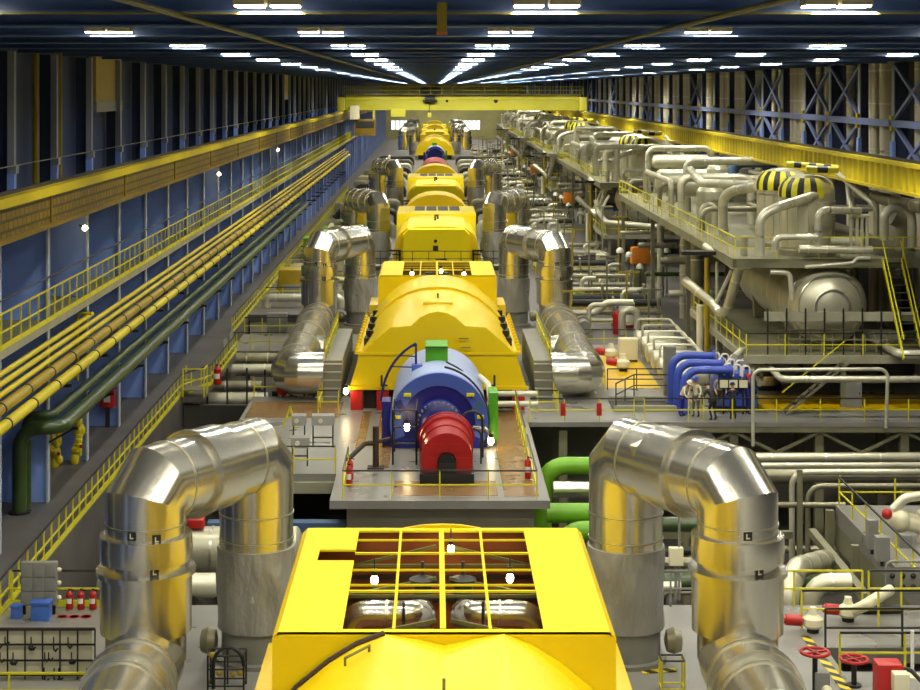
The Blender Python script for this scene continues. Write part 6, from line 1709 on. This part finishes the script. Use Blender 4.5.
# ================================================================ people
def person(loc, label, rot=0.0, top='navy', legs='navy', helmet=None, hair='charcoal', lean=0.0, h=1.78, arms=((0.25, -0.25, -0.5), (-0.25, -0.2, -0.5)), bend_knee=0.0, twist=0.0, stride=0.0):
    """standing figure facing -Y before rotation; arms are hand offsets from the shoulders"""
    s = h/1.78
    bm = bmesh.new()
    sk = bm.verts.layers.skin.verify()
    tagv = []
    def vert(p, r, tg):
        v = bm.verts.new(p); v[sk].radius = (r, r); tagv.append((V(p), tg)); return v
    def chain(v0, pts):
        for p, r, tg in pts:
            v = vert(p, r, tg); bm.edges.new((v0, v)); v0 = v
        return v0
    def L(p):   # lean torso forward about the hip
        x, y, z = p
        q = Matrix.Rotation(lean, 3, 'X') @ V((x, y, z-0.94))
        return (q.x, q.y, q.z+0.94-0.0)
    pel = vert((0, 0, 0.94), 0.135, 'legs'); pel[sk].use_root = True
    ch = chain(pel, [(L((0, 0.01, 1.1)), 0.13, 'top'), (L((0, 0.01, 1.28)), 0.15, 'top'), (L((0, 0.0, 1.42)), 0.12, 'top')])
    nk = chain(ch, [(L((0, -0.01, 1.5)), 0.055, 'skin'), (L((0, -0.02, 1.57)), 0.075, 'skin'), (L((0, -0.025, 1.66)), 0.095, 'skin'), (L((0, -0.02, 1.73)), 0.07, 'skin')])
    for i, sx in enumerate((1, -1)):
        st = stride*sx
        kb = bend_knee
        chain(pel, [((sx*0.1, 0, 0.87), 0.1, 'legs'), ((sx*0.11, -0.03-kb*0.25-st*0.4, 0.5), 0.068, 'legs'), ((sx*0.115, 0.03-st, 0.12), 0.048, 'legs'), ((sx*0.115, 0.02-st, 0.05), 0.045, 'boot'), ((sx*0.13, -0.14-st, 0.035), 0.035, 'boot')])
        sh = V(L((sx*0.19, 0.0, 1.4)))
        a = V(arms[i]); 
        hand = sh+Matrix.Rotation(lean*0.4, 3, 'X') @ V((a.x, a.y, a.z))
        el = (sh+hand)*0.5+V((sx*0.07, 0.06, -0.03))
        d = (hand-el).normalized()
        hv = chain(ch, [(sh, 0.07, 'top'), (el, 0.048, 'top'), (hand, 0.034, 'top'), (hand+d*0.07, 0.032, 'skin')])
        side = d.cross(V((0, 0, 1)))
        side = side.normalized() if side.length > 0.05 else V((1, 0, 0))
        for f, ln in ((-0.03, 0.075), (-0.01, 0.09), (0.012, 0.085), (0.033, 0.065)):
            b0 = hand+d*0.1+side*f
            chain(hv, [(b0, 0.011, 'skin'), (b0+d*ln*0.6, 0.009, 'skin'), (b0+d*ln+V((0, 0, -0.015)), 0.008, 'skin')])
        th = hand+d*0.05+side*(-0.045*sx)
        chain(hv, [(th, 0.012, 'skin'), (th+d*0.05, 0.01, 'skin')])
    me = bpy.data.meshes.new('person_base'); bm.to_mesh(me); bm.free()
    o = bpy.data.objects.new('person_base', me); COL.objects.link(o)
    o.modifiers.new('s', 'SKIN').use_smooth_shade = True
    sb = o.modifiers.new('u', 'SUBSURF'); sb.levels = 1; sb.render_levels = 1
    dg = bpy.context.evaluated_depsgraph_get()
    m2 = bpy.data.meshes.new_from_object(o.evaluated_get(dg))
    bpy.data.objects.remove(o)
    names = {'skin': 'skin', 'top': top, 'legs': legs, 'boot': 'boot'}
    keys = list(names)
    m2.materials.clear()
    for k in keys: m2.materials.append(M[names[k]])
    for p in m2.polygons:
        c = p.center
        p.material_index = keys.index(min(tagv, key=lambda q: (q[0]-c).length_squared)[1])
        p.use_smooth = True
    ob = bpy.data.objects.new('person', m2); COL.objects.link(ob)
    ob.location = loc; ob.rotation_euler = (0, 0, rot); ob.scale = (s, s, s)
    ob['label'] = label; ob['category'] = 'person'; ob['group'] = 'people on the tank side deck'
    LOG.append(ob)
    def child(nm, mb, m, lb=None):
        c = bpy.data.objects.new(nm, mesh_of(mb, nm, m, (0, 0, 0))); COL.objects.link(c); c.parent = ob
        if lb: c['label'] = lb
    hc = V(L((0, -0.022, 1.68)))
    fw = Matrix.Rotation(lean, 3, 'X') @ V((0, -1, 0)); up = Matrix.Rotation(lean, 3, 'X') @ V((0, 0, 1)); rt = V((1, 0, 0))
    # face features
    fb = MB()
    for sx in (-1, 1): fb.ball(hc+rt*(sx*0.034)+fw*0.088+up*(-0.01), 0.013, 8)
    child('eyes', fb, 'charcoal')
    child('nose', MB().bar(hc+fw*0.09+up*0.0, hc+fw*0.115+up*(-0.045), 0.026), 'skin')
    child('mouth', MB().bar(hc+fw*0.088+rt*(-0.025)+up*(-0.075), hc+fw*0.088+rt*0.025+up*(-0.075), 0.012), 'exciter_red')
    eb = MB()
    for sx in (-1, 1): eb.ball(hc+rt*(sx*0.098)+up*(-0.02), 0.026, 8)
    child('ears', eb, 'skin')
    if helmet:
        hm = MB().lathe([(0.135, 0.0), (0.13, 0.05), (0.1, 0.11), (0.05, 0.14), (0.001, 0.15)], hc+up*0.035, up, 20)
        hm.lathe([(0.1, 0.0), (0.16, 0.0), (0.16, 0.012), (0.1, 0.014)], hc+up*0.03+fw*0.02, up, 20)
        child('helmet', hm, helmet, None)
    else:
        child('hair', MB().lathe([(0.112, -0.03), (0.115, 0.03), (0.09, 0.08), (0.001, 0.105)], hc+up*0.02-fw*0.02, up, 18), hair)
    return ob
def fl(px, py): return flo(px, py, 0.0)
person(flo(681.5, 416, 0), 'person in royal blue overalls bending by the blue cooler pipes', rot=0.9, top='jacket_pale', legs='royal', helmet='cream', lean=0.55, h=1.86, arms=((0.05, -0.35, -0.4), (-0.02, -0.38, -0.38)))
person(flo(696, 416.5, 0), 'person in pale jacket and grey trousers with a blue helmet', rot=-0.5, top='jacket_pale', legs='trouser_grey', helmet='valve_blue', lean=0.12, h=1.9, arms=((0.08, -0.3, -0.42), (-0.05, -0.35, -0.35)))
person(flo(713.5, 420, 0), 'person in dark jacket crouching forward with back to the camera', rot=PI+0.4, top='charcoal', legs='charcoal', helmet=None, lean=0.75, h=1.9, bend_knee=0.5, arms=((0.1, -0.3, -0.45), (-0.1, -0.3, -0.45)))
person(flo(719.5, 411, 0), 'person facing the camera behind the crouching person, pale shirt', rot=0.1, top='jacket_pale', legs='trouser_grey', helmet='navy', h=1.86, arms=((0.06, -0.25, -0.42), (-0.06, -0.25, -0.42)))
person(flo(733, 419, 0), 'person in black standing before the cream gauge panels', rot=PI, top='charcoal', legs='charcoal', helmet='navy', h=1.7, lean=0.15, arms=((0.05, -0.35, -0.25), (-0.05, -0.35, -0.25)))
person(flo(748, 414, 0), 'person in navy overalls with a red helmet beside the thin pale pipe frame', rot=PI*0.6, top='navy', legs='navy', helmet='red_paint', h=1.9, arms=((0.08, -0.2, -0.5), (-0.06, -0.28, -0.45)))
person(flo(586.5, 333, 0), 'person with orange helmet and tool vest walking behind the silver lower pipe', rot=0.2, top='hivis', legs='charcoal', helmet='orange_paint', h=1.6, stride=0.12, arms=((0.12, -0.1, -0.5), (-0.12, -0.1, -0.5)))

# ================================================================ camera, world, output
cam = bpy.data.cameras.new('camera')
cam.sensor_width = 36.0
cam.sensor_fit = 'HORIZONTAL'
cam.lens = F*36.0/920.0
cam.shift_x = 26.0/920.0
cam.shift_y = -257.0/920.0
cam.clip_start = 0.5; cam.clip_end = 1200
co = bpy.data.objects.new('camera', cam); COL.objects.link(co)
co.location = (0, 0, CAMZ); co.rotation_euler = (PI/2, 0, 0)
S.camera = co
w = bpy.data.worlds.new('world'); S.world = w
w.use_nodes = True
w.node_tree.nodes['Background'].inputs[0].default_value = (0.5, 0.5, 0.45, 1)
w.node_tree.nodes['Background'].inputs[1].default_value = 0.05
# the lamps of the hall: wide downlights in the lamp rows
def area(loc, sx, sy, power, col=(1.0, 0.955, 0.80)):
    l = bpy.data.lights.new('hall_light', 'AREA'); l.shape = 'RECTANGLE'; l.size = sx; l.size_y = sy
    l.energy = power; l.color = col; l.spread = math.radians(155)
    o = bpy.data.objects.new('hall_light', l); COL.objects.link(o); o.location = loc
    return o
LP = 1120
Y = -27.0
while Y < YF-10:
    st = 14.82 if Y < 130 else 29.64
    for X in (-8.9, -3.1, 2.1, 7.8, 14.2, 21.0):
        k = 1.0 if Y < 130 else 2.1
        if Y < 15: k *= 1.7
        if X > 10 and Y < 80: k *= 1.7
        if X < -5 and Y < 60: k *= 1.9
        area((X, Y, 17.44), 1.2, 0.55, LP*k)
    Y += st
S.view_settings.view_transform = 'Standard'
S.view_settings.look = 'None'
S.view_settings.gamma = 1
S.view_settings.use_curve_mapping = False
S.view_settings.exposure = 0.0
S.cycles.max_bounces = 8
S.cycles.diffuse_bounces = 4
S.cycles.glossy_bounces = 4
S.cycles.use_denoising = True
S.cycles.sample_clamp_indirect = 6
